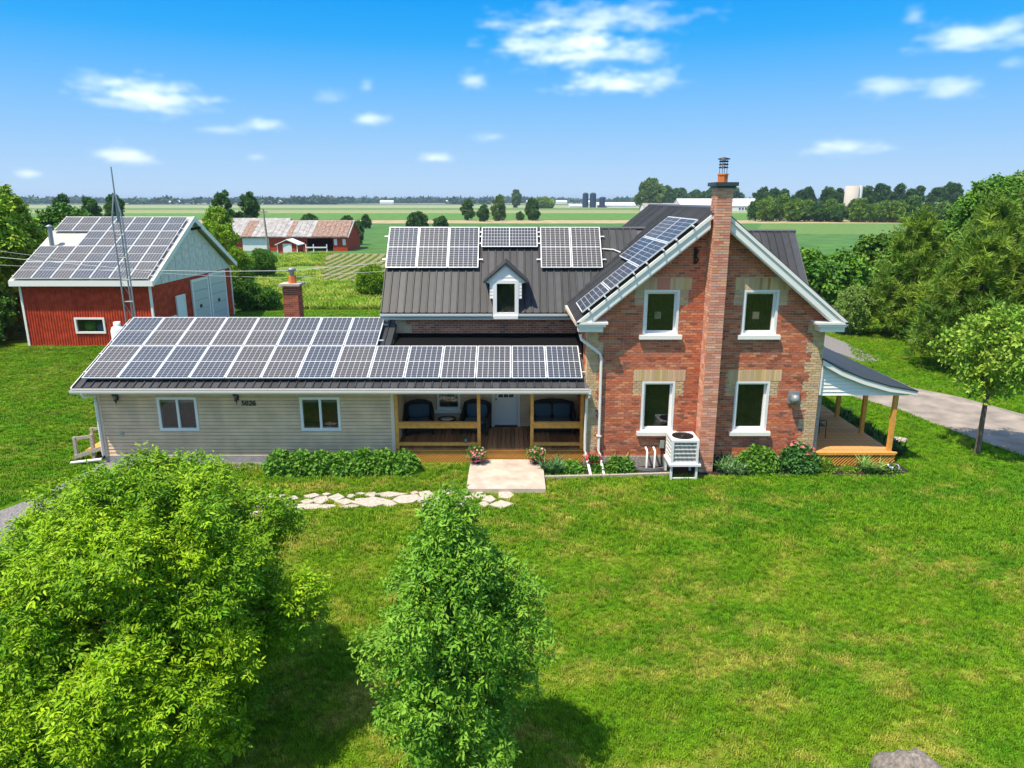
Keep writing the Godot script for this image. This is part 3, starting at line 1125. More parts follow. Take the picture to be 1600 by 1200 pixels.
func porch(hs: Node3D) -> void:
	# back wall under the roof
	var s := new_st()
	wall_with(s, [-3.66, 2.25], 0.0, func(_x): return 3.2, -23.36, 0.2, [[-2.54, -1.78, 1.08, 1.98], [-0.60, 0.19, 0.47, 2.52]])
	var bw := part(hs, "porch_wall", s, M["siding"])
	for k in 17:
		var y := 0.47 + k * 0.114
		var runs := [[-3.64, -0.70], [0.28, 2.22]]
		if y + 0.114 > 1.0 and y < 2.03:
			runs = [[-3.64, -2.58], [-1.74, -0.70], [0.28, 2.22]]
		for r in runs:
			s = new_st()
			prism_x(s, [[-23.36, y], [-23.356, y], [-23.356, y + 0.016], [-23.330, y + 0.016], [-23.340, y + 0.10], [-23.357, y + 0.112], [-23.36, y + 0.112]], r[0], r[1])
			part(bw, "siding_board", s, M["siding"])
	for k in 17:
		var y := 0.47 + k * 0.114
		s = new_st()
		prism(s, [[-3.66, y], [-3.635, y], [-3.645, y + 0.075], [-3.657, y + 0.10], [-3.66, y + 0.114]], -23.33, -21.2)
		part(bw, "siding_board", s, M["siding"])
	s = new_st()
	bx(s, -3.66, 2.25, 2.42, 2.45, -23.36, -21.1)
	part(hs, "porch_ceiling", s, M["white"])
	# window on the porch
	s = new_st()
	bx(s, -2.56, -2.48, 1.06, 2.02, -23.42, -23.30)
	bx(s, -1.84, -1.76, 1.06, 2.02, -23.42, -23.30)
	bx(s, -2.48, -1.84, 1.06, 1.16, -23.42, -23.30)
	bx(s, -2.48, -1.84, 1.94, 2.02, -23.42, -23.30)
	var w := part(hs, "window", s, M["vinyl"])
	s = new_st()
	bx(s, -2.48, -1.84, 1.16, 1.94, -23.37, -23.36)
	part(w, "pane", s, M["glass"])
	s = new_st()
	bx(s, -2.66, -1.68, 0.97, 1.058, -23.44, -23.22)
	part(w, "sill", s, M["white"])
	s = new_st()
	for k in 7:
		var x := -2.47 + k * 0.093
		lathe(s, Vector3(x + 0.04, 1.30, -23.47), [[0.03, 0], [0.035, 0.3], [0.03, 0.6]], 6)
	part(w, "curtain", s, M["blind"])
	# door
	s = new_st()
	bx(s, -0.595, 0.185, 0.50, 2.50, -23.46, -23.40)
	bx(s, -0.50, -0.24, 0.66, 1.35, -23.40, -23.392)
	bx(s, -0.17, 0.09, 0.66, 1.35, -23.40, -23.392)
	var d := part(hs, "door", s, M["door_white"], "white front door with small panes at the top")
	for k in 3:
		s = new_st()
		var x := -0.46 + k * 0.18
		bx(s, x, x + 0.15, 1.49, 1.86, -23.402, -23.390)
		part(d, "pane", s, M["cell1"])
	s = new_st()
	lathe(s, Vector3(-0.54, 1.42, -23.37), [[0.0, -0.03], [0.035, 0], [0.0, 0.03]], 8)
	lathe(s, Vector3(-0.54, 1.60, -23.37), [[0.0, -0.03], [0.035, 0], [0.0, 0.03]], 8)
	part(d, "handle", s, M["dark_iron"])
	s = new_st()
	bx(s, -0.69, -0.60, 0.47, 2.55, -23.45, -23.31)
	bx(s, 0.19, 0.28, 0.47, 2.55, -23.45, -23.31)
	part(d, "door_frame", s, M["white"])
	s = new_st()
	bx(s, -0.60, 0.19, 0.46, 0.50, -23.45, -23.26)
	part(d, "threshold", s, M["dark_iron"])
	# deck boards run front to back
	var dk := holder(hs, "porch_deck")
	var pitch := 0.1435
	var bm := new_st()
	bx(bm, 0, pitch - 0.016, 0.432, 0.468, -23.35, -21.06)
	var mesh := done(bm)
	rng.seed = 5
	for k in 41:
		put(dk, "deck_board", mesh, M["deck%d" % rng.randi_range(0, 3)], Transform3D(Basis(), Vector3(-3.635 + k * pitch, rf(-0.002, 0.002), 0)))
	s = new_st()
	bx(s, -3.63, 2.24, 0.30, 0.425, -21.50, -21.46)
	bx(s, -3.63, 2.24, 0.30, 0.425, -23.3, -23.2)
	part(dk, "rim_joist", s, M["pine_wood"])
	# lattice skirt
	var lat := holder(hs, "lattice_skirt")
	lattice(lat, -3.63, 2.24, 0.0, 0.425, -21.085, 0.085, false)
	# posts and rails
	for x in [-3.58, -1.03, 0.62]:
		s = new_st()
		bx(s, x - 0.05, x + 0.05, 0.468, 2.42, -21.16, -21.06)
		part(hs, "porch_post", s, M["pine_wood"])
	s = new_st()
	bx(s, 2.12, 2.22, 0.468, 2.42, -21.16, -21.06)
	part(hs, "porch_post", s, M["pine_wood"])
	for r in [[-3.53, -1.08], [0.67, 2.12]]:
		for yy in [[1.13, 1.29], [0.56, 0.66]]:
			s = new_st()
			bx(s, r[0], r[1], yy[0], yy[1], -21.14, -21.08)
			part(hs, "porch_rail", s, M["pine_wood"])
		s = new_st()
		bx(s, r[0], r[1], 1.29, 1.325, -21.18, -21.04)
		part(hs, "porch_rail", s, M["pine_wood"])

func lattice(p: Node, x0: float, x1: float, y0: float, y1: float, z: float, pitch: float, both := true) -> void:
	var h := y1 - y0
	var s := new_st()
	var x := x0 - h
	while x < x1:
		var a := maxf(x, x0)
		var b := minf(x + h, x1)
		if b - a > 0.02:
			beam(s, Vector3(a, y0 + (a - x), z), Vector3(b, y0 + (b - x), z), 0.012, 0.036)
		x += pitch
	if not both:
		bx(s, x0, x1, y1 - 0.04, y1, z + 0.008, z + 0.03)
	part(p, "lattice_slats", s, M["pine_wood"]).set_meta("kind", "stuff")
	if not both:
		return
	s = new_st()
	x = x0 - h
	while x < x1:
		var a := maxf(x, x0)
		var b := minf(x + h, x1)
		if b - a > 0.02:
			beam(s, Vector3(a, y1 - (a - x), z - 0.013), Vector3(b, y1 - (b - x), z - 0.013), 0.012, 0.036)
		x += pitch
	bx(s, x0, x1, y1 - 0.04, y1, z + 0.008, z + 0.03)
	part(p, "lattice_back_slats", s, M["pine_wood"]).set_meta("kind", "stuff")

func side_porch(hs: Node3D) -> void:
	# deck boards run across
	var dk := holder(hs, "side_porch_deck")
	var bm := new_st()
	bx(bm, 9.33, 11.85, 0.40, 0.436, -0.136, 0)
	var mesh := done(bm)
	rng.seed = 15
	for k in 62:
		put(dk, "deck_board", mesh, M["side_deck%d" % rng.randi_range(0, 3)], Transform3D(Basis(), Vector3(0, rf(-0.002, 0.002), -20.86 - k * 0.142)))
	var s := new_st()
	bx(s, 9.33, 11.93, 0.405, 0.441, -20.86, -20.77)
	bx(s, 9.33, 11.86, 0.24, 0.40, -21.24, -21.20)
	bx(s, 11.86, 11.90, 0.24, 0.40, -29.6, -20.86)
	part(dk, "edge_board", s, M["pine_wood"])
	var lat := holder(hs, "side_lattice_skirt")
	lattice(lat, 9.36, 11.88, 0.0, 0.40, -20.795, 0.105, false)
	for z in [-20.95, -22.75, -24.6, -26.8, -29.2]:
		s = new_st()
		bx(s, 11.68, 11.80, 0.436, 2.30, z - 0.06, z + 0.06)
		part(hs, "porch_post", s, M["pine_wood"])
	s = new_st()
	bx(s, 9.36, 9.47, 0.436, 2.30, -21.05, -20.94)
	part(hs, "porch_post", s, M["grey_wood"])
	# roof with a concave sweep, white fascia and a clapboard gable end
	var top := [[9.31, 3.42], [9.9, 3.10], [10.6, 2.83], [11.4, 2.60], [12.25, 2.44]]
	var poly := top.duplicate()
	var rev := top.duplicate()
	rev.reverse()
	for q in rev:
		poly.append([q[0], q[1] - 0.035])
	s = new_st()
	prism(s, poly, -29.8, -20.70)
	part(hs, "side_porch_roof", s, M["roof1"])
	poly = []
	for q in top:
		poly.append([q[0], q[1] - 0.04])
	for q in rev:
		poly.append([q[0], q[1] - 0.20 if q[0] < 12 else q[1] - 0.14])
	s = new_st()
	prism(s, poly, -20.80, -20.72)
	bx(s, 9.302, 9.36, 2.28, 3.3, -20.88, -20.80)
	bx(s, 11.9, 12.22, 2.29, 2.32, -29.7, -20.8)
	bx(s, 12.2, 12.25, 2.29, 2.40, -29.8, -20.72)
	bx(s, 9.3, 11.9, 2.26, 2.29, -29.7, -21.0)
	part(hs, "side_porch_fascia", s, M["white"])
	s = new_st()
	prism(s, [[9.34, 2.24], [11.95, 2.24], [11.95, 2.30], [11.4, 2.45], [10.6, 2.68], [9.9, 2.95], [9.34, 3.26]], -20.95, -20.90)
	var ge := part(hs, "side_porch_gable", s, M["white"])
	for k in 9:
		var y0 := 2.25 + k * 0.114
		var xr := 11.95
		for i in 4:
			if y0 + 0.06 < top[i][1] - 0.16 and y0 + 0.06 >= top[i + 1][1] - 0.16:
				var f: float = (top[i][1] - 0.16 - y0 - 0.06) / (top[i][1] - top[i + 1][1])
				xr = lerpf(top[i][0], top[i + 1][0], f)
		s = new_st()
		prism_x(s, [[-20.90, y0], [-20.868, y0], [-20.874, y0 + 0.012], [-20.887, y0 + 0.09], [-20.90, y0 + 0.114]], 9.36, xr)
		part(ge, "clapboard", s, M["white"])

func downspouts(hs: Node3D) -> void:
	var s := new_st()
	tube(s, [Vector3(-12.86, 2.42, -20.5), Vector3(-12.86, 2.30, -20.52), Vector3(-12.80, 2.20, -21.02), Vector3(-12.80, 2.0, -21.03), Vector3(-12.80, 0.28, -21.03), Vector3(-12.86, 0.14, -20.98), Vector3(-13.75, 0.07, -20.85)], [0.05], 8)
	part(hs, "downspout", s, M["gutter"])
	s = new_st()
	tube(s, [Vector3(2.32, 2.42, -20.48), Vector3(2.33, 2.30, -20.50), Vector3(2.26, 2.2, -20.68), Vector3(2.24, 1.0, -20.70), Vector3(2.24, 0.55, -20.70), Vector3(2.28, 0.42, -20.62), Vector3(2.36, 0.03, -19.85)], [0.045], 8)
	part(hs, "downspout", s, M["gutter"])
	s = new_st()
	tube(s, [Vector3(2.02, 4.16, -20.75), Vector3(2.05, 4.02, -20.72), Vector3(2.62, 3.58, -20.70), Vector3(2.66, 3.45, -20.70), Vector3(2.66, 0.55, -20.70), Vector3(2.70, 0.42, -20.62), Vector3(2.76, 0.03, -19.95)], [0.045], 8)
	bx(s, 2.59, 2.73, 1.0, 1.03, -20.77, -20.64)
	part(hs, "downspout", s, M["gutter"])
	s = new_st()   # eave gutter of the gable block, seen end on
	beam(s, Vector3(1.86, 4.50, -24.0), Vector3(1.95, 4.46, -20.75), 0.13, 0.11)
	part(hs, "gutter", s, M["trim_tan"])
	s = new_st()   # vent hood
	bx(s, 8.36, 8.70, 2.04, 2.40, -20.79, -20.73)
	lathe(s, Vector3(8.53, 2.14, -20.62), [[0.0, 0.2], [0.10, 0.18], [0.13, 0.08], [0.13, -0.06], [0.11, -0.06], [0.0, 0.0]], 12)
	bx(s, 8.43, 8.63, 2.16, 2.30, -20.74, -20.60)
	part(hs, "vent_hood", s, M["galvanised"])
	s = new_st()   # iron anchor bracket
	tube(s, [Vector3(5.26, 6.68, -20.76), Vector3(5.34, 6.60, -20.70), Vector3(5.28, 6.45, -20.68), Vector3(5.36, 6.34, -20.70), Vector3(5.30, 6.24, -20.76)], [0.035], 6)
	bx(s, 5.24, 5.30, 6.22, 6.70, -20.79, -20.75)
	part(hs, "iron_bracket", s, M["dark_iron"])
	s = new_st()   # outlet cover
	bx(s, -12.20, -12.11, 0.90, 1.02, -21.12, -21.06)
	part(hs, "outlet_box", s, M["meter"])
	var tm := TextMesh.new()   # house number
	tm.text = "5026"
	var sf := SystemFont.new()
	sf.font_names = PackedStringArray(["Droid Sans"])
	sf.font_weight = 700
	tm.font = sf
	tm.font_size = 26
	tm.pixel_size = 0.0078
	tm.depth = 0.02
	put(hs, "house_number", tm, M["black"], Transform3D(Basis(), Vector3(-8.12, 1.94, -21.07)))

# ---------------------------------------------------------------- solar arrays
var pcache := {}

func panel_meshes(w: float, l: float, land: bool) -> Array:
	var key := "%f %f %s" % [w, l, land]
	if pcache.has(key):
		return pcache[key]
	var fr := new_st()
	var t := 0.014
	bx(fr, 0, t, 0, 0.04, -l, 0)
	bx(fr, w - t, w, 0, 0.04, -l, 0)
	bx(fr, t, w - t, 0, 0.04, -t, 0)
	bx(fr, t, w - t, 0, 0.04, -l, -l + t)
	var bs := new_st()
	bx(bs, t, w - t, 0.02, 0.034, -l + t, -t)
	var ce := new_st()
	var cols := 18 if land else 6
	var rows := 6 if land else 18
	var mx := 0.028
	var gapx := 0.0105 if not land else 0.0085
	var gapy := 0.0085 if not land else 0.0105
	var mid := 0.022
	var cw := (w - mx * 2 - (mid if land else 0.0)) / cols
	var cl := (l - mx * 2 - (mid if not land else 0.0)) / rows
	for i in cols:
		for j in rows:
			var x := mx + i * cw + (mid if land and i >= cols / 2 else 0.0) + gapx / 2
			var z := -(mx + j * cl + (mid if not land and j >= rows / 2 else 0.0) + gapy / 2)
			var x2 := x + cw - gapx
			var z2 := z - cl + gapy
			quad(ce, Vector3(x, 0.0365, z), Vector3(x, 0.0365, z2), Vector3(x2, 0.0365, z2), Vector3(x2, 0.0365, z))
	pcache[key] = [done(fr), done(bs), done(ce)]
	return pcache[key]

# rows: list of [start column, number of columns]
func solar_array(label: String, o: Vector3, u: Vector3, v: Vector3, pw: float, pl: float, rows: Array, sd: int, land := false, skew := 0.0) -> Node3D:
	var t := thing("solar_array", label, "solar panels", o, "solar arrays on the roofs")
	var nn := u.cross(v)
	var w := pw - 0.022
	var l := pl - 0.022
	var ms := panel_meshes(w, l, land)
	rng.seed = sd
	for r in rows.size():
		for k in rows[r][1]:
			var q := Node3D.new()
			q.name = "solar_panel"
			t.add_child(q, true)
			q.transform = frame_of(u, v, u * ((rows[r][0] + k) * pw + 0.011) + v * (r * pl + 0.011))
			for i in 3:
				var o2 := MeshInstance3D.new()
				o2.name = ["frame", "backsheet", "cells"][i]
				o2.mesh = ms[i]
				o2.material_override = M[["aluminium", "backsheet", "cell%d" % rng.randi_range(0, 3)][i]]
				q.add_child(o2)
				if i == 2:
					o2.set_meta("kind", "stuff")
		# mounting rails with their feet
		for f in [0.22, 0.78]:
			var s := new_st()
			var a: Vector3 = o + u * (rows[r][0] * pw - 0.14) + v * (r * pl + f * pl) - nn * 0.03
			var b: Vector3 = o + u * ((rows[r][0] + rows[r][1]) * pw + 0.14) + v * (r * pl + f * pl) - nn * 0.03
			tbox(s, Transform3D(Basis(u, nn, u.cross(nn)), (a + b) / 2), Vector3((b - a).length(), 0.045, 0.04))
			var n := int((b - a).length() / 1.3) + 1
			for k in n:
				var c := a.lerp(b, (k + 0.5) / n) - nn * 0.062
				tbox(s, Transform3D(Basis(u, nn, u.cross(nn)), c), Vector3(0.04, 0.09, 0.05))
			part(t, "mounting_rail", s, M["aluminium"])
	return t

func arrays() -> void:
	var v := Vector3(0, 0.384, -1).normalized()
	var nn := Vector3.RIGHT.cross(v)
	var o := Vector3(-13.0, roof_y(-20.86), -20.86) + nn * 0.135
	solar_array("long low array of solar panels in two rows on the addition's front roof", o, Vector3.RIGHT, v, 1.0815, 1.83, [[0, 14], [0, 8]], 71)
	var wv := Vector3(0, 1.05, -1.0).normalized()
	var wn := Vector3.RIGHT.cross(wv)
	var at := func(x, z): return Vector3(x, 4.32 + (-23.85 - z) * 1.05, z) + wn * 0.12
	solar_array("three upright solar panels left of the dormer on the wing roof", at.call(-4.42, -25.09), Vector3.RIGHT, wv, 1.085, 1.86, [[0, 3]], 72)
	solar_array("single sideways solar panel between the two upright groups above the dormer", at.call(-1.10, -25.73), Vector3.RIGHT, wv, 2.02, 0.93, [[0, 1]], 73, true)
	solar_array("two upright solar panels right of the dormer on the wing roof", at.call(1.0, -25.09), Vector3.RIGHT, wv, 1.085, 1.86, [[0, 2]], 74)
	var th := atan(GS)
	var gv := Vector3(cos(th), sin(th), 0)
	var gn := Vector3(0, 0, 1).cross(gv)
	var g := func(x, z): return Vector3(x, 7.78 - (GX - x) * GS, z) + gn * 0.12
	solar_array("stepped solar panels on the steep left slope of the brick gable", g.call(2.10, -24.26), Vector3(0, 0, 1), gv, 1.93, 1.035, [[1, 1], [1, 1], [0, 2], [0, 2]], 75, true)
	# the white conduit between the arrays
	var s := new_st()
	var pts := []
	for p in [[3.2, -25.72], [3.6, -25.70], [4.0, -25.55], [4.25, -25.5]]:
		var q: Vector3 = at.call(p[0], p[1])
		pts.append(q - wn * 0.06)
	tube(s, pts, [0.03], 6)
	var c := thing("conduit", "white cable conduit between the wing array and the gable", "conduit", Vector3(3.2, 6.0, -25.7))
	part(c, "pipe", s, M["gutter"])

# ---------------------------------------------------------------- things on and by the house
func wall_lantern(x: float, label: String) -> void:
	var t := thing("wall_lantern", label, "lantern", Vector3(x, 2.1, -21.09), "black lanterns on the beige siding")
	var c := Vector3(x, 2.16, -20.97)
	var s := new_st()
	bx(s, x - 0.05, x + 0.05, 2.04, 2.2, -21.12, -21.075)
	tube(s, [Vector3(x, 2.08, -21.08), Vector3(x, 1.98, -21.02), c + Vector3(0, -0.12, 0)], [0.012], 6)
	tube(s, [c + Vector3(0, -0.12, 0), c + Vector3(0.02, -0.26, 0.0)], [0.014, 0.004], 6)
	part(t, "bracket", s, M["dark_iron"])
	s = new_st()
	lathe(s, c, [[0.0, 0.16], [0.02, 0.13], [0.10, 0.09], [0.09, 0.07], [0.0, 0.07]], 6)
	lathe(s, c, [[0.0, -0.13], [0.05, -0.11], [0.055, -0.09], [0.0, -0.09]], 6)
	part(t, "cap", s, M["dark_iron"])
	s = new_st()
	lathe(s, c, [[0.05, -0.09], [0.08, 0.07]], 6)
	part(t, "glass_body", s, M["glass"])

func wicker_chair(x: float, z: float, turn: float, w: float, n: int, nm: String, label: String) -> void:
	var t := thing(nm, label, "chair" if n == 1 else "sofa", Vector3(x, 0.468, z))
	t.rotation.y = turn
	var h := w / 2
	var mk := func(name, f: SurfaceTool, m):
		var o := MeshInstance3D.new()
		o.name = name
		o.mesh = done(f)
		o.material_override = m
		t.add_child(o, true)
	var s := new_st()
	bx(s, -h + 0.03, h - 0.03, 0.10, 0.32, -0.32, 0.34)
	mk.call("seat_base", s, M["wicker"])
	s = new_st()      # curved back
	for k in 8:
		var a := -h + w * k / 8.0
		var b := -h + w * (k + 1) / 8.0
		var ya := 0.98 - 0.10 * pow(a / h, 2)
		var yb := 0.98 - 0.10 * pow(b / h, 2)
		prism(s, [[a, 0.10], [b, 0.10], [b, yb], [a, ya]], -0.42, -0.34)
	tube(s, [Vector3(-h, 0.88, -0.37), Vector3(-h * 0.5, 0.965, -0.38), Vector3(0, 0.985, -0.38), Vector3(h * 0.5, 0.965, -0.38), Vector3(h, 0.88, -0.37)], [0.045], 8)
	mk.call("backrest", s, M["wicker"])
	for sg in [-1, 1]:
		s = new_st()
		tube(s, [Vector3(sg * h, 0.88, -0.37), Vector3(sg * (h + 0.03), 0.66, -0.2), Vector3(sg * (h + 0.03), 0.56, 0.1), Vector3(sg * h, 0.50, 0.36), Vector3(sg * h, 0.0, 0.36)], [0.045], 8)
		tube(s, [Vector3(sg * h, 0.86, -0.38), Vector3(sg * h, 0.0, -0.40)], [0.035], 6)
		prism_x(s, [[-0.38, 0.1], [-0.38, 0.84], [-0.2, 0.66], [0.1, 0.56], [0.34, 0.50], [0.34, 0.1]], sg * h - 0.02, sg * h + 0.02)
		mk.call("arm", s, M["wicker"])
	for k in n:
		var cw := (w - 0.12) / n
		var cx := -h + 0.06 + cw * (k + 0.5)
		s = new_st()
		soft_box(s, Vector3(cx, 0.385, 0.02), Vector3(cw - 0.02, 0.13, 0.62))
		mk.call("seat_cushion", s, M["cushion"])
		s = new_st()
		soft_box(s, Vector3(cx, 0.66, -0.265), Vector3(cw - 0.03, 0.46, 0.13))
		mk.call("back_cushion", s, M["cushion"])

func soft_box(s: SurfaceTool, c: Vector3, size: Vector3) -> void:
	s.set_smooth_group(0)
	var n := 8
	for i in n:
		for j in n * 2:
			var p := []
			for o in [[0, 0], [1, 0], [1, 1], [0, 1]]:
				var th: float = PI * (i + o[0]) / n
				var ph: float = TAU * (j + o[1]) / (n * 2)
				var d := Vector3(sin(th) * cos(ph), cos(th), sin(th) * sin(ph))
				var q := Vector3(signf(d.x) * pow(absf(d.x), 0.4), signf(d.y) * pow(absf(d.y), 0.4), signf(d.z) * pow(absf(d.z), 0.4))
				p.append(c + q * size / 2)
			quad(s, p[0], p[1], p[2], p[3])
	s.set_smooth_group(-1)

func house_furnishings() -> void:
	wall_lantern(-12.16, "black wall lantern above the left corner of the beige siding")
	wall_lantern(-8.46, "black wall lantern beside the house number")
	wicker_chair(-3.10, -22.75, 0.18, 0.86, 1, "wicker_chair", "dark wicker armchair in the left corner of the front porch")
	wicker_chair(-1.22, -22.80, -0.15, 0.86, 1, "wicker_chair", "dark wicker armchair between porch window and front door")
	wicker_chair(1.36, -22.85, 0.0, 1.38, 2, "wicker_sofa", "dark wicker two-seat sofa with blue cushions right of the front door")
	var t := thing("side_table", "round dark side table between the two porch armchairs", "table", Vector3(-2.16, 0.468, -22.7))
	var s := new_st()
	lathe(s, Vector3(-2.16, 0.468, -22.7), [[0.0, 0.47], [0.24, 0.47], [0.24, 0.462], [0.0, 0.462]], 20)
	part(t, "glass_top", s, M["backsheet"])
	s = new_st()
	for k in 20:
		var a := TAU * k / 20
		var b := TAU * (k + 1) / 20
		tube(s, [Vector3(-2.16 + cos(a) * 0.27, 0.93, -22.7 + sin(a) * 0.27), Vector3(-2.16 + cos(b) * 0.27, 0.93, -22.7 + sin(b) * 0.27)], [0.035], 6, false)
	part(t, "rim", s, M["wicker"])
	for k in 4:
		var a := TAU * (k + 0.5) / 4
		s = new_st()
		tube(s, [Vector3(-2.16 + cos(a) * 0.24, 0.468, -22.7 + sin(a) * 0.24), Vector3(-2.16 + cos(a) * 0.24, 0.92, -22.7 + sin(a) * 0.24)], [0.025], 6)
		part(t, "leg", s, M["wicker"])
	# lantern on the lower rail
	t = thing("porch_lantern", "small silver lantern on the lower left porch rail", "lantern", Vector3(-1.45, 0.66, -21.11))
	s = new_st()
	lathe(s, Vector3(-1.45, 0.66, -21.11), [[0.0, 0.0], [0.05, 0.0], [0.05, 0.02], [0.04, 0.02]], 8)
	lathe(s, Vector3(-1.45, 0.66, -21.11), [[0.05, 0.13], [0.03, 0.18], [0.0, 0.2]], 8)
	part(t, "cap_and_base", s, M["dark_iron"])
	s = new_st()
	lathe(s, Vector3(-1.45, 0.66, -21.11), [[0.04, 0.02], [0.042, 0.13]], 8)
	part(t, "body", s, M["galvanised"])
	# chair on the side porch
	t = thing("metal_chair", "black metal chair at the house wall on the side porch", "chair", Vector3(9.95, 0.438, -22.4))
	for z in [-22.15, -22.65]:
		s = new_st()
		tube(s, [Vector3(10.28, 0.438, z), Vector3(10.26, 1.02, z), Vector3(10.20, 1.06, z), Vector3(9.75, 1.0, z), Vector3(9.62, 0.95, z)], [0.014], 6)
		tube(s, [Vector3(9.62, 0.438, z), Vector3(9.66, 0.9, z), Vector3(9.56, 1.35, z)], [0.014], 6)
		part(t, "leg", s, M["dark_iron"])
	s = new_st()
	bx(s, 9.66, 10.24, 0.84, 0.87, -22.64, -22.16)
	part(t, "seat", s, M["dark_iron"])
	s = new_st()
	beam(s, Vector3(9.64, 0.95, -22.4), Vector3(9.57, 1.34, -22.4), 0.48, 0.015)
	part(t, "backrest", s, M["dark_iron"])
	# front step slab
	t = thing("concrete_step", "pale concrete landing slab in front of the porch", "step", Vector3(-0.17, 0, -19.85))
	s = new_st()
	prism_x(s, [[-20.98, -0.05], [-20.98, 0.14], [-18.72, 0.14], [-18.69, 0.115], [-18.68, -0.05]], -1.29, 0.95)
	part(t, "slab", s, M["concrete"])
	air_conditioner()
	# pipes, meter, well
	t = thing("vent_pipes", "pair of white plastic pipes rising beside the air conditioner", "pipes", Vector3(4.2, 0, -20.45))
	for x in [4.12, 4.36]:
		s = new_st()
		tube(s, [Vector3(x, 0.02, -20.45), Vector3(x, 0.55, -20.45), Vector3(x, 0.62, -20.50), Vector3(x, 0.62, -20.74)], [0.035], 8)
		part(t, "pipe", s, M["pipe"])
	t = thing("meter_box", "small grey electrical box on the wall above the white pipes", "meter", Vector3(4.62, 0.62, -20.77))
	s = new_st()
	bx(s, 4.55, 4.68, 0.62, 0.86, -20.775, -20.68)
	part(t, "box", s, M["meter"])
	s = new_st()
	tube(s, [Vector3(4.60, 0.62, -20.72), Vector3(4.60, 0.34, -20.70), Vector3(4.62, 0.03, -20.66)], [0.018], 6)
	part(t, "cable", s, M["black"])
	t = thing("window_well", "curved grey window well under the white pipes", "window well", Vector3(4.2, 0, -20.4))
	s = new_st()
	for k in 12:
		var a := PI * k / 12
		var b := PI * (k + 1) / 12
		beam(s, Vector3(4.25 - cos(a) * 0.55, 0.05, -20.74 + sin(a) * 0.42), Vector3(4.25 - cos(b) * 0.55, 0.05, -20.74 + sin(b) * 0.42), 0.03, 0.1)
	part(t, "rim", s, M["galvanised"])
	t = thing("bed_edging", "pale timber edging along the front of the flower bed", "edging", Vector3(2.9, 0, -19.8))
	s = new_st()
	beam(s, Vector3(0.97, 0.04, -19.72), Vector3(2.9, 0.04, -19.84), 0.10, 0.10)
	part(t, "timber", s, M["grey_wood"])
	s = new_st()
	beam(s, Vector3(2.93, 0.04, -19.845), Vector3(4.75, 0.04, -20.0), 0.10, 0.10)
	part(t, "timber", s, M["grey_wood"])
	# little stair rail at the left end
	t = thing("stair_rail", "weathered white wooden stair rail at the left end of the addition", "railing", Vector3(-13.3, 0, -21.6))
	for p in [[-13.85, -21.35, 0.75], [-13.30, -21.35, 0.85], [-13.85, -22.3, 0.75], [-13.30, -22.3, 0.85]]:
		s = new_st()
		bx(s, p[0] - 0.045, p[0] + 0.045, 0, p[2], p[1] - 0.045, p[1] + 0.045)
		part(t, "post", s, M["grey_wood"])
	for z in [-21.35, -22.3]:
		s = new_st()
		beam(s, Vector3(-13.9, 0.70, z), Vector3(-13.25, 0.78, z), 0.05, 0.09)
		part(t, "rail", s, M["grey_wood"])
	s = new_st()
	beam(s, Vector3(-13.9, 0.10, -21.3), Vector3(-12.95, 0.42, -21.3), 0.05, 0.12)
	part(t, "stringer", s, M["grey_wood"])
	s = new_st()
	bx(s, -13.6, -12.8, 0.25, 0.30, -22.25, -21.4)
	part(t, "tread", s, M["pine_wood"])

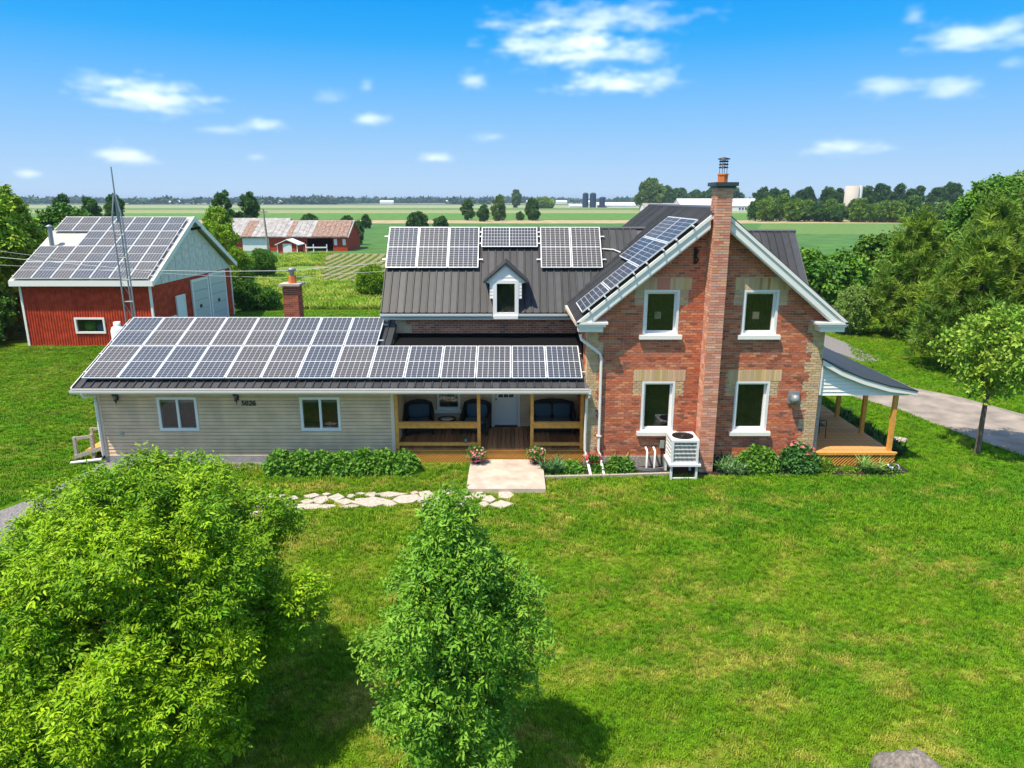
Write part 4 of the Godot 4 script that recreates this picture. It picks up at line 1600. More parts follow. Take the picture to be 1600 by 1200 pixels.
func air_conditioner() -> void:
	var t := thing("air_conditioner", "pale grey air conditioner on a raised stand against the chimney", "air conditioner", Vector3(5.08, 0, -20.0))
	var x0 := 4.66
	var x1 := 5.46
	var z0 := -20.42
	var z1 := -19.62
	var s := new_st()
	for x in [x0, x1 - 0.06]:
		for z in [z0, z1 - 0.06]:
			bx(s, x, x + 0.06, 0, 0.44, z, z + 0.06)
	bx(s, x0 - 0.04, x1 + 0.08, 0.44, 0.50, z0 - 0.03, z1 + 0.05)
	bx(s, x0, x1, 0.03, 0.07, z1 - 0.05, z1 - 0.01)
	part(t, "stand", s, M["vinyl"])
	s = new_st()
	bx(s, x0 + 0.06, x1 - 0.06, 0.50, 1.20, z0 + 0.06, z1 - 0.06)
	part(t, "coil", s, M["black"])
	s = new_st()
	bx(s, x0, x1, 1.17, 1.24, z0, z1)
	bx(s, x0, x1, 0.50, 0.56, z0, z1)
	for x in [x0, x1 - 0.07]:
		for z in [z0, z1 - 0.07]:
			bx(s, x, x + 0.07, 0.56, 1.17, z, z + 0.07)
	part(t, "housing", s, M["vinyl"])
	for k in 4:
		s = new_st()
		var y := 0.68 + k * 0.125
		bx(s, x0 + 0.07, x1 - 0.07, y, y + 0.014, z1 - 0.03, z1 - 0.015)
		bx(s, x0 + 0.015, x0 + 0.03, y, y + 0.014, z0 + 0.07, z1 - 0.07)
		part(t, "grille_bar", s, M["vinyl"])
	s = new_st()
	for k in 17:
		var x := x0 + 0.09 + k * 0.038
		bx(s, x, x + 0.012, 0.56, 1.17, z1 - 0.045, z1 - 0.032)
		var z := z0 + 0.09 + k * 0.038
		bx(s, x0 + 0.032, x0 + 0.045, 0.56, 1.17, z, z + 0.012)
	part(t, "grille_wires", s, M["vinyl"])
	s = new_st()
	var c := Vector3((x0 + x1) / 2, 1.243, (z0 + z1) / 2)
	lathe(s, c, [[0.0, 0.0], [0.31, 0.0], [0.32, 0.006]], 24)
	part(t, "fan_well", s, M["black"])
	s = new_st()
	for k in 6:
		var r := 0.06 + k * 0.05
		for j in 24:
			var a := TAU * j / 24
			var b := TAU * (j + 1) / 24
			tube(s, [c + Vector3(cos(a) * r, 0.02, sin(a) * r), c + Vector3(cos(b) * r, 0.02, sin(b) * r)], [0.005], 4, false)
	lathe(s, c, [[0.08, 0.0], [0.08, 0.025], [0.0, 0.03]], 12)
	part(t, "fan_guard", s, M["dark_iron"])

# ---------------------------------------------------------------- barn
func barn() -> void:
	var X0 := -27.35
	var X1 := -20.12
	var Z1 := -39.6
	var Z0 := -51.2
	var zr := -45.4
	var t := thing("red_barn", "red metal barn with white gable and solar panels on its roof", "barn", Vector3(-23.7, 0, -45.4))
	var s := new_st()
	wall_with(s, [X0 + 0.05, X1 - 0.05], 0.0, func(_x): return 3.4, Z1 - 0.03, 0.15, [[-24.55, -22.95, 0.77, 1.57]])
	bx(s, X0 + 0.05, X0 + 0.2, 0, 3.4, Z0, Z1 - 0.18)
	bx(s, X1 - 0.2, X1 - 0.05, 0, 3.4, Z0, Z1 - 0.18)
	bx(s, X0 + 0.2, X1 - 0.2, 0, 3.4, Z0, Z0 + 0.15)
	var core := part(t, "wall_core", s, M["barn_red2"])
	# corrugated sheets on the front wall
	rng.seed = 6
	var shw := 0.905
	for k in 8:
		var a := X0 + k * shw
		var y0 := 0.0
		for seg in ([[0.0, 0.77], [1.57, 3.36]] if (a + shw > -24.6 and a < -22.9) else [[0.0, 3.36]]):
			s = new_st()
			for i in 6:
				var x := a + i * shw / 6
				prism_y(s, [[x, Z1 - 0.03], [x + 0.05, Z1], [x + 0.085, Z1], [x + 0.12, Z1 - 0.028], [x + shw / 6, Z1 - 0.028]], seg[0], seg[1])
			part(core, "wall_sheet", s, M["barn_red" if k % 3 else "barn_red2"])
	for k in 12:
		var b := Z1 - 0.05 - k * 0.96
		s = new_st()
		bx(s, X1 - 0.05, X1 - 0.02, 0.0 if (k < 2 or k > 10) else (2.55 if k < 5 else 3.2), 3.36, b - 0.945, b)
		part(core, "wall_sheet", s, M["barn_red"])
	s = new_st()
	bx(s, X0 - 0.06, X0 + 0.06, 0, 3.36, Z1 - 0.06, Z1 + 0.04)
	bx(s, X1 - 0.08, X1 + 0.03, 0, 3.36, Z1 - 0.08, Z1 + 0.04)
	bx(s, X1 - 0.08, X1 + 0.03, 0, 3.36, Z0 - 0.02, Z0 + 0.10)
	part(t, "corner_trim", s, M["white"])
	# gable in white boards
	for k in 24:
		var za := Z1 + 0.1 - k * 0.49
		var zb := za - 0.475
		var ya := 3.38 + (5.9 - absf(za - zr)) * 0.575
		var yb := 3.38 + (5.9 - absf(zb - zr)) * 0.575
		s = new_st()
		var pg := [[za, 3.36], [za, maxf(3.4, ya)], [zb, maxf(3.4, yb)], [zb, 3.36]]
		if za > zr and zb < zr:
			pg = [[za, 3.36], [za, ya], [zr, 3.38 + 5.9 * 0.575], [zb, yb], [zb, 3.36]]
		prism_x(s, pg, X1 - 0.03, X1 + 0.0 + 0.012 * (k % 2))
		part(t, "gable_board", s, M["barn_white"])
	s = new_st()
	prism_x(s, [[Z1, 3.3], [zr, 6.7], [Z0, 3.3]], X0 + 0.05, X0 + 0.15)
	part(t, "rear_gable", s, M["barn_white"])
	# roof
	s = new_st()
	var ez := Z1 + 0.35
	var ey := 3.52
	prism_x(s, [[ez, ey + 0.16], [zr, 7.02], [Z0 - 0.35, ey + 0.16], [Z0 - 0.35, ey], [zr, 6.86], [ez, ey]], X0 - 0.3, X1 + 0.35)
	part(t, "roof", s, M["barn_roof"])
	s = new_st()
	bx(s, X0 - 0.32, X1 + 0.37, 3.42, 3.72, ez, ez + 0.05)
	prism_x(s, [[ez, ey + 0.18], [zr, 7.04], [Z0 - 0.37, ey + 0.18], [Z0 - 0.37, ey - 0.12], [zr, 6.72], [ez, ey - 0.12]], X1 + 0.35, X1 + 0.39)
	prism_x(s, [[ez, ey + 0.18], [zr, 7.04], [Z0 - 0.37, ey + 0.18], [Z0 - 0.37, ey - 0.12], [zr, 6.72], [ez, ey - 0.12]], X0 - 0.34, X0 - 0.3)
	part(t, "fascia", s, M["white"])
	s = new_st()
	beam(s, Vector3(X1 + 0.0, 6.25, zr - 0.2), Vector3(X1 + 0.6, 6.35, zr - 0.2), 0.12, 0.16)
	part(t, "hoist_beam", s, M["dark_iron"])
	# window
	s = new_st()
	bx(s, -24.60, -22.90, 1.52, 1.62, Z1 - 0.1, Z1 + 0.05)
	bx(s, -24.60, -22.90, 0.72, 0.82, Z1 - 0.1, Z1 + 0.05)
	bx(s, -24.60, -24.50, 0.82, 1.52, Z1 - 0.1, Z1 + 0.05)
	bx(s, -23.00, -22.90, 0.82, 1.52, Z1 - 0.1, Z1 + 0.05)
	var w := part(t, "window", s, M["white"])
	s = new_st()
	bx(s, -24.5, -23.0, 0.82, 1.52, Z1 - 0.06, Z1 - 0.05)
	part(w, "pane", s, M["glass"])
	for q in [[-24.05, Color(0.10, 0.5, 0.03), "green exercise ball behind the barn window", 0.30], [-23.4, Color(0.03, 0.22, 0.6), "blue exercise ball behind the barn window", 0.28]]:
		var bl := thing("exercise_ball", q[2], "ball", Vector3(q[0], 0.72, Z1 - 0.55), "balls behind the barn window")
		var sp := new_st()
		var prof := []
		for i in 13:
			prof.append([sin(PI * i / 12) * q[3], -cos(PI * i / 12) * q[3] + q[3]])
		lathe(sp, Vector3(q[0], 0.74, Z1 - 0.55), prof, 20)
		part(bl, "ball", sp, mat("ball" + q[2], q[1].r, q[1].g, q[1].b, 0.5))
	var bench := thing("workbench", "wooden workbench inside the barn under its front window", "workbench", Vector3(-23.75, 0, Z1 - 0.6))
	s = new_st()
	bx(s, -24.9, -22.6, 0.66, 0.74, Z1 - 0.95, Z1 - 0.2)
	part(bench, "bench_top", s, M["pole_wood"])
	for x in [-24.85, -22.7]:
		for z in [-0.92, -0.3]:
			s = new_st()
			bx(s, x, x + 0.08, 0, 0.66, Z1 + z, Z1 + z + 0.08)
			part(bench, "leg", s, M["pole_wood"])
	# doors in the right wall
	for d in [[-46.3, -43.85 - 0.0, 0, 0], [-49.95, -47.55, 0.0, 3.15], [-47.05, -44.85, 0.0, 3.0]]:
		if d[3] == 0:
			continue
		s = new_st()
		for q in [[d[0] - 0.16, d[0]], [d[1], d[1] + 0.16]]:
			bx(s, X1 - 0.04, X1 + 0.05, 0, d[3] + 0.16, q[0], q[1])
		bx(s, X1 - 0.04, X1 + 0.05, d[3], d[3] + 0.16, d[0], d[1])
		var g := part(t, "garage_door", s, M["white"])
		for k in 5:
			s = new_st()
			bx(s, X1 - 0.04, X1 + 0.012, k * d[3] / 5 + 0.01, (k + 1) * d[3] / 5 - 0.01, d[0], d[1])
			part(g, "door_panel", s, M["overhead"])
		s = new_st()
		bx(s, X1 + 0.01, X1 + 0.04, 1.3, 1.5, d[0] + 1.1, d[0] + 1.4)
		part(g, "handle", s, M["dark_iron"])
	s = new_st()
	bx(s, X1 - 0.04, X1 + 0.03, 0, 2.3, -43.5, -42.6)
	var pd := part(t, "door", s, M["white"])
	s = new_st()
	bx(s, X1 - 0.03, X1 + 0.06, 0, 2.45, -43.64, -43.5)
	bx(s, X1 - 0.03, X1 + 0.06, 0, 2.45, -42.6, -42.46)
	bx(s, X1 - 0.03, X1 + 0.06, 2.3, 2.45, -43.5, -42.6)
	part(pd, "door_frame", s, M["white"])
	s = new_st()
	bx(s, X1 + 0.03, X1 + 0.06, 1.0, 1.1, -42.95, -42.75)
	part(pd, "handle", s, M["dark_iron"])
	s = new_st()
	bx(s, X1 - 0.03, X1 + 0.04, 0.8, 1.35, -42.3, -41.6)
	part(t, "window", s, M["white"])
	s = new_st()
	tube(s, [Vector3(-26.9, 4.9, -42.3), Vector3(-26.9, 6.55, -42.3)], [0.13], 10)
	lathe(s, Vector3(-26.9, 6.5, -42.3), [[0.2, 0], [0.2, 0.05], [0.0, 0.15]], 10)
	part(t, "stove_pipe", s, M["galvanised"])
	# solar array
	var v := Vector3(0, (7.02 - 3.68) / (ez - zr), -1).normalized()
	var nn := Vector3.RIGHT.cross(v)
	solar_array("four rows of solar panels on the red barn's roof", Vector3(X0 - 0.16, 3.72, ez - 0.04) + nn * 0.11, Vector3.RIGHT, v, 1.075, 1.66, [[0, 7], [0, 7], [2, 5], [0, 7]], 78)
	# gas bottle
	var gt := thing("gas_tank", "white propane tank standing in front of the red barn", "tank", Vector3(-21.45, 0, -38.2))
	s = new_st()
	lathe(s, Vector3(-21.45, 0, -38.2), [[0.3, 0.0], [0.34, 0.05], [0.36, 0.2], [0.36, 1.15], [0.28, 1.34], [0.12, 1.42], [0.0, 1.42]], 18)
	part(gt, "body", s, M["vinyl"])
	s = new_st()
	lathe(s, Vector3(-21.45, 0, -38.2), [[0.18, 1.36], [0.18, 1.62], [0.165, 1.62], [0.165, 1.36]], 14)
	part(gt, "collar", s, M["vinyl"])
	# aerial mast
	var am := thing("antenna_mast", "tall lattice antenna mast behind the addition's left end", "antenna", Vector3(-14.85, 0, -27.5))
	var c := Vector3(-14.85, 0, -27.5)
	for k in 3:
		var a := TAU * k / 3 + 0.3
		s = new_st()
		tube(s, [c + Vector3(cos(a) * 0.2, 0, sin(a) * 0.2), c + Vector3(cos(a) * 0.2, 7.3, sin(a) * 0.2), c + Vector3(cos(a) * 0.04, 8.2, sin(a) * 0.04)], [0.028], 6)
		part(am, "leg", s, M["galvanised"])
	s = new_st()
	for j in 18:
		for k in 3:
			var a := TAU * k / 3 + 0.3
			var b := TAU * (k + 1) / 3 + 0.3
			var y := j * 0.42
			if j % 2 == 0:
				tube(s, [c + Vector3(cos(a) * 0.2, y, sin(a) * 0.2), c + Vector3(cos(b) * 0.2, y, sin(b) * 0.2)], [0.02], 4, false)
			elif k == 0:
				tube(s, [c + Vector3(cos(a) * 0.2, y - 0.42, sin(a) * 0.2), c + Vector3(cos(b) * 0.2, y + 0.42, sin(b) * 0.2)], [0.008], 4, false)
	part(am, "cross_braces", s, M["galvanised"])
	s = new_st()
	tube(s, [c + Vector3(0, 7.2, 0), c + Vector3(0, 9.2, 0)], [0.035, 0.022], 6)
	part(am, "top_pole", s, M["galvanised"])
	# overhead service wires
	var wires := [[[-60, 7.2, -30.5], [-35, 5.9, -32], [-23.46, 5.47, -33], [-16.5, 4.98, -32], [-13.0, 5.0, -31.2], [-9.2, 5.15, -30], [-5.6, 5.55, -28.6], [-4.3, 5.85, -27.6]], [[-60, 7.6, -30.5], [-35, 6.3, -32], [-23.4, 5.75, -33], [-20, 5.3, -33]], [[-60, 6.7, -30.5], [-35, 5.5, -32], [-23.5, 5.12, -33], [-13.1, 4.78, -31.5], [-9.7, 4.85, -30], [-4.3, 5.4, -27.6]]]
	for i in 3:
		var wt := thing("service_wire", ["thick upper power cable crossing in front of the barn roof", "highest thin wire at the left edge in front of the trees", "lower thin wire crossing in front of the barn"][i], "wire", Vector3(-23, 5, -33))
		s = new_st()
		var pts := []
		for q in wires[i]:
			pts.append(Vector3(q[0], q[1], q[2]))
		tube(s, pts, [0.013 if i == 0 else 0.007], 5)
		part(wt, "cable", s, M["cable"])

func prism_y(s: SurfaceTool, poly: Array, y0: float, y1: float) -> void:
	for i in poly.size() - 1:
		var a: Array = poly[i]
		var b: Array = poly[i + 1]
		quad(s, Vector3(a[0], y0, a[1]), Vector3(a[0], y1, a[1]), Vector3(b[0], y1, b[1]), Vector3(b[0], y0, b[1]))

# ---------------------------------------------------------------- farther buildings
func simple_barn(n: String, label: String, x0: float, x1: float, z0: float, z1: float, eave: float, ridge: float, wall: Material, roof: Material, cat := "barn") -> Node3D:
	var t := thing(n, label, cat, Vector3((x0 + x1) / 2, 0, (z0 + z1) / 2))
	var zm := (z0 + z1) / 2
	var s := new_st()
	bx(s, x0, x1, 0, eave, z0, z1)
	prism_x(s, [[z0, eave], [zm, ridge - 0.1], [z1, eave]], x0, x1)
	part(t, "walls", s, wall)
	s = new_st()
	prism_x(s, [[z1 + 0.4, eave - 0.05], [zm, ridge], [z0 - 0.4, eave - 0.05], [z0 - 0.4, eave - 0.2], [zm, ridge - 0.15], [z1 + 0.4, eave - 0.2]], x0 - 0.4, x1 + 0.4)
	part(t, "roof", s, roof)
	return t

func sheds_and_far_farms() -> void:
	# red shed with a rusty roof
	var t := thing("red_shed", "long low red shed with a pale rust-streaked metal roof", "shed", Vector3(-36.1, 0, -123))
	var v := Vector3(0, 2.4, -5).normalized()
	var s := new_st()
	wall_with(s, [-45.3, -26.9], 0.0, func(_x): return 2.35, -118.0, 0.2, [[-33.4, -29.2, 0.0, 2.0]])
	bx(s, -45.3, -26.9, 0, 2.35, -128, -127.8)
	for x in [-45.3, -27.1]:
		bx(s, x, x + 0.2, 0, 2.35, -127.8, -118.2)
		prism_x(s, [[-128, 2.35], [-123, 4.6], [-118, 2.35]], x, x + 0.2)
	part(t, "walls", s, M["barn_red"])
	s = new_st()
	prism_x(s, [[-117.6, 2.24], [-123, 4.75], [-128.4, 2.24], [-128.4, 2.1], [-123, 4.6], [-117.6, 2.1]], -45.7, -26.5)
	part(t, "roof", s, M["rust_roof"])
	s = new_st()
	bx(s, 0, 0.78, 0, 0.03, -5.6, 0)
	var mesh := done(s)
	rng.seed = 8
	for k in 23:
		var m: Material = M["rust_roof"]
		var u := k / 23.0
		if rng.randf() < 0.28 or (u > 0.72 and u < 0.9):
			m = M["rusty"]
		put(t, "roof_sheet", mesh, m, frame_of(Vector3.RIGHT, v, Vector3(-45.6 + k * 0.82, 2.29, -117.5)))
	s = new_st()
	bx(s, -43.9, -39.6, 0, 2.05, -118.05, -117.9)
	part(t, "white_door", s, M["far_white"])
	for x in [-29.0, -27.6]:
		s = new_st()
		bx(s, x, x + 0.5, 0.9, 1.9, -118.05, -117.93)
		part(t, "window", s, M["far_white"])
	t = thing("small_shed", "small red shed with white trim in front of the rusty-roofed shed", "shed", Vector3(-35.4, 0, -114.5))
	s = new_st()
	prism(s, [[-36.9, 0], [-33.7, 0], [-33.7, 1.35], [-35.3, 2.0], [-36.9, 1.35]], -116.5, -113.6)
	part(t, "walls", s, M["barn_red"])
	s = new_st()
	prism(s, [[-37.2, 1.28], [-35.3, 2.10], [-33.4, 1.28], [-33.4, 1.16], [-35.3, 1.98], [-37.2, 1.16]], -116.7, -113.3)
	part(t, "roof", s, M["far_white"])
	s = new_st()
	bx(s, -36.0, -34.6, 0, 1.4, -113.6, -113.53)
	bx(s, -36.95, -36.8, 0, 1.3, -113.6, -113.53)
	bx(s, -33.85, -33.7, 0, 1.3, -113.6, -113.53)
	part(t, "white_trim", s, M["far_white"])
	simple_barn("grey_shed", "grey roofed low shed half hidden behind the barn's ridge", -52, -40.5, -136, -129, 2.9, 4.9, M["barn_red"], M["rust_roof"], "shed")
	t = thing("board_fence", "short white rail fence beside the rusty-roofed shed", "fence", Vector3(-31, 0, -114))
	for x in [-32.6, -31.4, -29.3]:
		s = new_st()
		bx(s, x, x + 0.14, 0, 1.3, -114.1, -114)
		part(t, "post", s, M["far_white"])
	s = new_st()
	bx(s, -32.6, -29.2, 0.7, 0.9, -114.0, -113.95)
	part(t, "rail", s, M["far_white"])
	t = thing("utility_pole", "leaning grey utility pole in front of the red shed", "pole", Vector3(-32.1, 0, -95))
	s = new_st()
	tube(s, [Vector3(-32.0, 0, -95), Vector3(-32.3, 6.95, -95)], [0.16, 0.11], 8)
	part(t, "pole", s, M["pole_wood"])
	s = new_st()
	bx(s, -32.8, -31.8, 6.45, 6.6, -95.1, -94.95)
	part(t, "cross_arm", s, M["pole_wood"])
	# white farm buildings on the right
	t = simple_barn("white_barn", "very long white barn seen behind the brick chimney", 128, 205, -585, -555, 4.0, 9.3, M["far_white"], M["far_white"])
	for k in 14:
		s = new_st()
		bx(s, 172 + k * 2.3, 173.2 + k * 2.3, 1.2, 2.6, -555.2, -554.8)
		part(t, "window", s, M["silo_blue"])
	simple_barn("white_barn", "smaller greyish white barn left of the long white barn", 98, 124, -560, -540, 3.0, 6.0, M["far_white"], M["rust_roof"])
	simple_barn("white_barn", "pale roofed farm shed among the trees at right", 172, 196, -342, -326, 2.6, 7.0, M["far_white"], M["rust_roof"])
	simple_barn("white_barn", "small pale farm shed low among the trees at far right", 181, 200, -322, -312, 1.8, 4.4, M["far_white"], M["far_white"])
	for q in [[98, 142, 4.5], [146, 162, 3.4], [166, 186, 5.2], [66, 80, 3.0]]:
		simple_barn("distant_farm_building", ["long white farm roof right of the dark silos", "lower white farm roof beside the tall grey tree", "white farm roof nearest the tall grey tree", "little white farm shed left of the dark silos"][[98, 146, 166, 66].find(q[0])], q[0], q[1], -860, -840, q[2] * 0.55, q[2] * 1.3, M["far_white"], M["far_white"])
	for q in [[83.5, 15.0, 3.3, "leftmost and tallest of the three dark silos"], [92.0, 15.0, 3.6, "middle one of the three dark silos"], [102.5, 10.5, 3.4, "rightmost and lowest of the three dark silos"]]:
		t = thing("silo", q[3], "silo", Vector3(q[0], 0, -835), "dark silos on the horizon")
		s = new_st()
		lathe(s, Vector3(q[0], 0, -835), [[q[2], 0], [q[2], q[1]]], 18)
		part(t, "body", s, M["silo_blue"])
		s = new_st()
		lathe(s, Vector3(q[0], 0, -835), [[q[2] + 0.1, q[1]], [q[2] * 0.6, q[1] + 1.2], [0.0, q[1] + 1.6]], 18)
		part(t, "dome", s, M["silo_blue"])
	t = thing("silo", "old concrete silo rising from the trees at right", "silo", Vector3(161.5, 0, -350))
	s = new_st()
	lathe(s, Vector3(161.5, 0, -350), [[3.1, 0], [3.1, 14.6], [2.8, 14.6], [2.8, 12.0]], 20)
	part(t, "body", s, M["silo_grey"])
	s = new_st()
	tube(s, [Vector3(165.4, 0, -349.5), Vector3(165.4, 14.9, -349.5)], [0.9], 10)
	part(t, "chute", s, M["far_white"])
	t = thing("farm_machine", "tiny rust-red farm wagon parked in the far field", "wagon", Vector3(104, 0, -520))
	s = new_st()
	bx(s, 100.5, 107, 1.0, 3.2, -522, -519)
	part(t, "box", s, M["rusty"])
	for x in [101.5, 106]:
		s = new_st()
		tube(s, [Vector3(x, 0.6, -518.6), Vector3(x, 0.6, -518.9)], [0.6], 12)
		part(t, "wheel", s, M["black"])

# ---------------------------------------------------------------- garden
func bush(n: String, label: String, at: Vector3, r: Vector3, mesh: Mesh, count: int, size: float, ca: Color, cb: Color, cat := "bush") -> Node3D:
	var t := thing(n, label, cat, at)
	var ts := []
	var cs := []
	for i in count:
		var d := rnd_dir()
		d.y = absf(d.y)
		var k := pow(rf(0.15, 1), 0.4)
		var p := at + Vector3(d.x * r.x * k, maxf(0.03, d.y * r.y * k), d.z * r.z * k)
		ts.append(Transform3D(basis_up(d + Vector3(0, 0.6, 0) + rnd_dir() * 0.4, rf(0, TAU)).scaled(Vector3.ONE * size * rf(0.7, 1.3)), p))
		cs.append(vary(ca.lerp(cb, rng.randf()), 0.2))
	many(t, "leaves", mesh, M["foliage"], ts, cs, "stuff")
	var s := new_st()
	for k in 6:
		var a := TAU * k / 6
		tube(s, [at + Vector3(cos(a) * 0.04, -0.05, sin(a) * 0.04), at + Vector3(cos(a) * r.x * 0.5, r.y * 0.6, sin(a) * r.z * 0.5)], [0.014, 0.006], 5, false)
	part(t, "stems", s, M["bark"])
	return t

func garden() -> void:
	var big := sprig_round(101, 16, 0.10, 0.10, 0.022)
	var broad := sprig_round(102, 14, 0.10, 0.13, 0.04)
	var iris := tuft(103, 13, 0.07, 0.50, 0.024, 0.24)
	rng.seed = 300
	var g1 := Color(0.055, 0.16, 0.018)
	var g2 := Color(0.12, 0.26, 0.03)
	# row of leafy perennials along the addition: seven clumps
	for k in 7:
		var x := -7.05 + k * 0.63
		bush("perennial_clump", "%s clump from the left in the leafy row before the beige siding" % ["first", "second", "third", "fourth", "fifth", "sixth", "seventh"][k], Vector3(x, 0, -20.32 + rf(-0.06, 0.06)), Vector3(0.44, rf(0.58, 0.68), 0.46), broad, 420, 0.85, Color(0.08, 0.22, 0.02), Color(0.16, 0.33, 0.035), "plant")
	var b1 := bush("peony_bush", "bright green round bush under the lower right brick window", Vector3(7.5, 0, -20.42), Vector3(0.62, 0.72, 0.42), broad, 520, 0.8, Color(0.09, 0.22, 0.02), Color(0.14, 0.30, 0.03))
	var b2 := bush("peony_bush", "dark green bush with pink blooms below the wall vent", Vector3(8.75, 0, -20.40), Vector3(0.62, 0.78, 0.45), broad, 560, 0.85, Color(0.045, 0.14, 0.025), Color(0.085, 0.22, 0.045))
	flowers(b2, Vector3(8.75, 0.72, -20.45), 0.42, 0.14, 26, Color(0.62, 0.16, 0.16), 0.055)
	bush("small_shrub", "small yellow-green shrub at the corner of the side porch", Vector3(9.52, 0, -20.35), Vector3(0.28, 0.36, 0.24), big, 200, 0.8, Color(0.13, 0.24, 0.02), Color(0.20, 0.31, 0.03))
	bush("low_plant", "low yellow-green plant before the side porch lattice", Vector3(10.25, 0, -20.35), Vector3(0.3, 0.13, 0.16), big, 90, 0.6, Color(0.13, 0.26, 0.02), Color(0.22, 0.34, 0.03), "plant")
	clump("iris_clump", "pale iris clump before the lattice at the porch corner", Vector3(10.95, 0, -20.38), 0.34, 24, iris, Color(0.12, 0.26, 0.05), Color(0.25, 0.38, 0.10))
	var ic := bush("flowering_plant", "small plant with mauve flowers at the porch's front corner", Vector3(11.55, 0, -20.28), Vector3(0.22, 0.22, 0.2), big, 90, 0.7, g1, g2, "plant")
	flowers(ic, Vector3(11.55, 0.2, -20.24), 0.16, 0.05, 14, Color(0.62, 0.5, 0.72), 0.045)
	clump("iris_clump", "silvery strap-leaved clump right of the chimney foot", Vector3(6.72, 0, -20.36), 0.42, 52, iris, Color(0.10, 0.24, 0.06), Color(0.28, 0.40, 0.18))
	clump("iris_clump", "dark upright iris leaves against the chimney's right side", Vector3(6.36, 0, -20.6), 0.25, 26, iris, Color(0.03, 0.09, 0.02), Color(0.06, 0.15, 0.03))
	bush("bed_plant", "leafy green plant between the downspout and window well", Vector3(3.25, 0, -20.30), Vector3(0.46, 0.42, 0.34), broad, 250, 0.75, g1, g2, "plant")
	clump("tall_weed", "tall yellowish weed against the brick beside the downspout", Vector3(3.35, 0, -20.62), 0.16, 12, iris, Color(0.16, 0.24, 0.03), Color(0.24, 0.32, 0.05))
	clump("grassy_plant", "feathery grey-green plant beside the concrete landing", Vector3(1.28, 0, -20.25), 0.28, 36, iris, Color(0.06, 0.17, 0.05), Color(0.16, 0.28, 0.12))
	bush("bed_plant", "bright green hosta right of the feathery plant", Vector3(1.78, 0, -20.25), Vector3(0.32, 0.32, 0.28), broad, 190, 0.8, Color(0.08, 0.24, 0.02), Color(0.16, 0.34, 0.04), "plant")
	bush("bed_plant", "tiny green plant between the two downspouts", Vector3(2.62, 0, -20.2), Vector3(0.2, 0.2, 0.18), broad, 80, 0.6, g1, g2, "plant")
	var rd := bush("red_flower_plant", "drooping red flowers between the two downspouts", Vector3(2.48, 0, -20.45), Vector3(0.25, 0.5, 0.2), big, 120, 0.7, g1, g2, "plant")
	flowers(rd, Vector3(2.46, 0.42, -20.36), 0.24, 0.12, 40, Color(0.50, 0.02, 0.03), 0.05)
	# flower pots on the landing
	for q in [[-1.10, "pot of pink flowers at the landing's left rear corner"], [0.74, "pot of pink flowers at the landing's right rear corner"]]:
		var t := thing("flower_pot", q[1], "flower pot", Vector3(q[0], 0.14, -20.7), "pink flower pots on the landing")
		var s := new_st()
		lathe(s, Vector3(q[0], 0.14, -20.7), [[0.0, 0], [0.12, 0], [0.17, 0.24], [0.185, 0.24], [0.185, 0.28], [0.15, 0.28], [0.14, 0.22], [0.0, 0.22]], 16)
		part(t, "pot", s, M["dark_iron"])
		var ts := []
		var cs := []
		for i in 150:
			var d := rnd_dir()
			d.y = absf(d.y) * 0.8 - 0.15
			ts.append(Transform3D(basis_up(d + Vector3(0, 0.4, 0), rf(0, TAU)).scaled(Vector3.ONE * rf(0.4, 0.8)), Vector3(q[0], 0.42, -20.7) + d * rf(0.1, 0.33)))
			cs.append(vary(Color(0.10, 0.22, 0.03), 0.25))
		many(t, "leaves", big, M["foliage"], ts, cs, "stuff")
		flowers(t, Vector3(q[0], 0.42, -20.64), 0.26, 0.20, 60, Color(0.66, 0.16, 0.20), 0.042)
		flowers(t, Vector3(q[0] + 0.06, 0.48, -20.66), 0.22, 0.18, 26, Color(0.72, 0.52, 0.45), 0.036)
	# hostas along the side porch
	for k in 5:
		var z := -22.0 - k * 0.95
		clump("hosta_clump", "%s dark broad-leaved clump from the front along the side porch" % ["first", "second", "third", "fourth", "fifth"][k], Vector3(12.28, 0, z), 0.42, 44, iris, Color(0.03, 0.09, 0.02), Color(0.07, 0.17, 0.04))
	# flat stones beside the porch planting
	var st := thing("flat_rock", "pale flat rock on the grass beside the side porch", "rock", Vector3(13.1, 0, -23.2))
	var rs := new_st()
	stone(rs, Vector3(13.1, 0.0, -23.2), Vector3(0.5, 0.12, 0.25), 4)
	part(st, "stone", rs, M["flag1"])
	var rk := thing("boulder", "grey weathered boulder on the lawn in the foreground", "rock", Vector3(5.62, 0, -8.45))
	rs = new_st()
	stone(rs, Vector3(5.68, 0.0, -8.30), Vector3(0.54, 0.50, 0.46), 12)
	part(rk, "stone", rs, M["rock"])
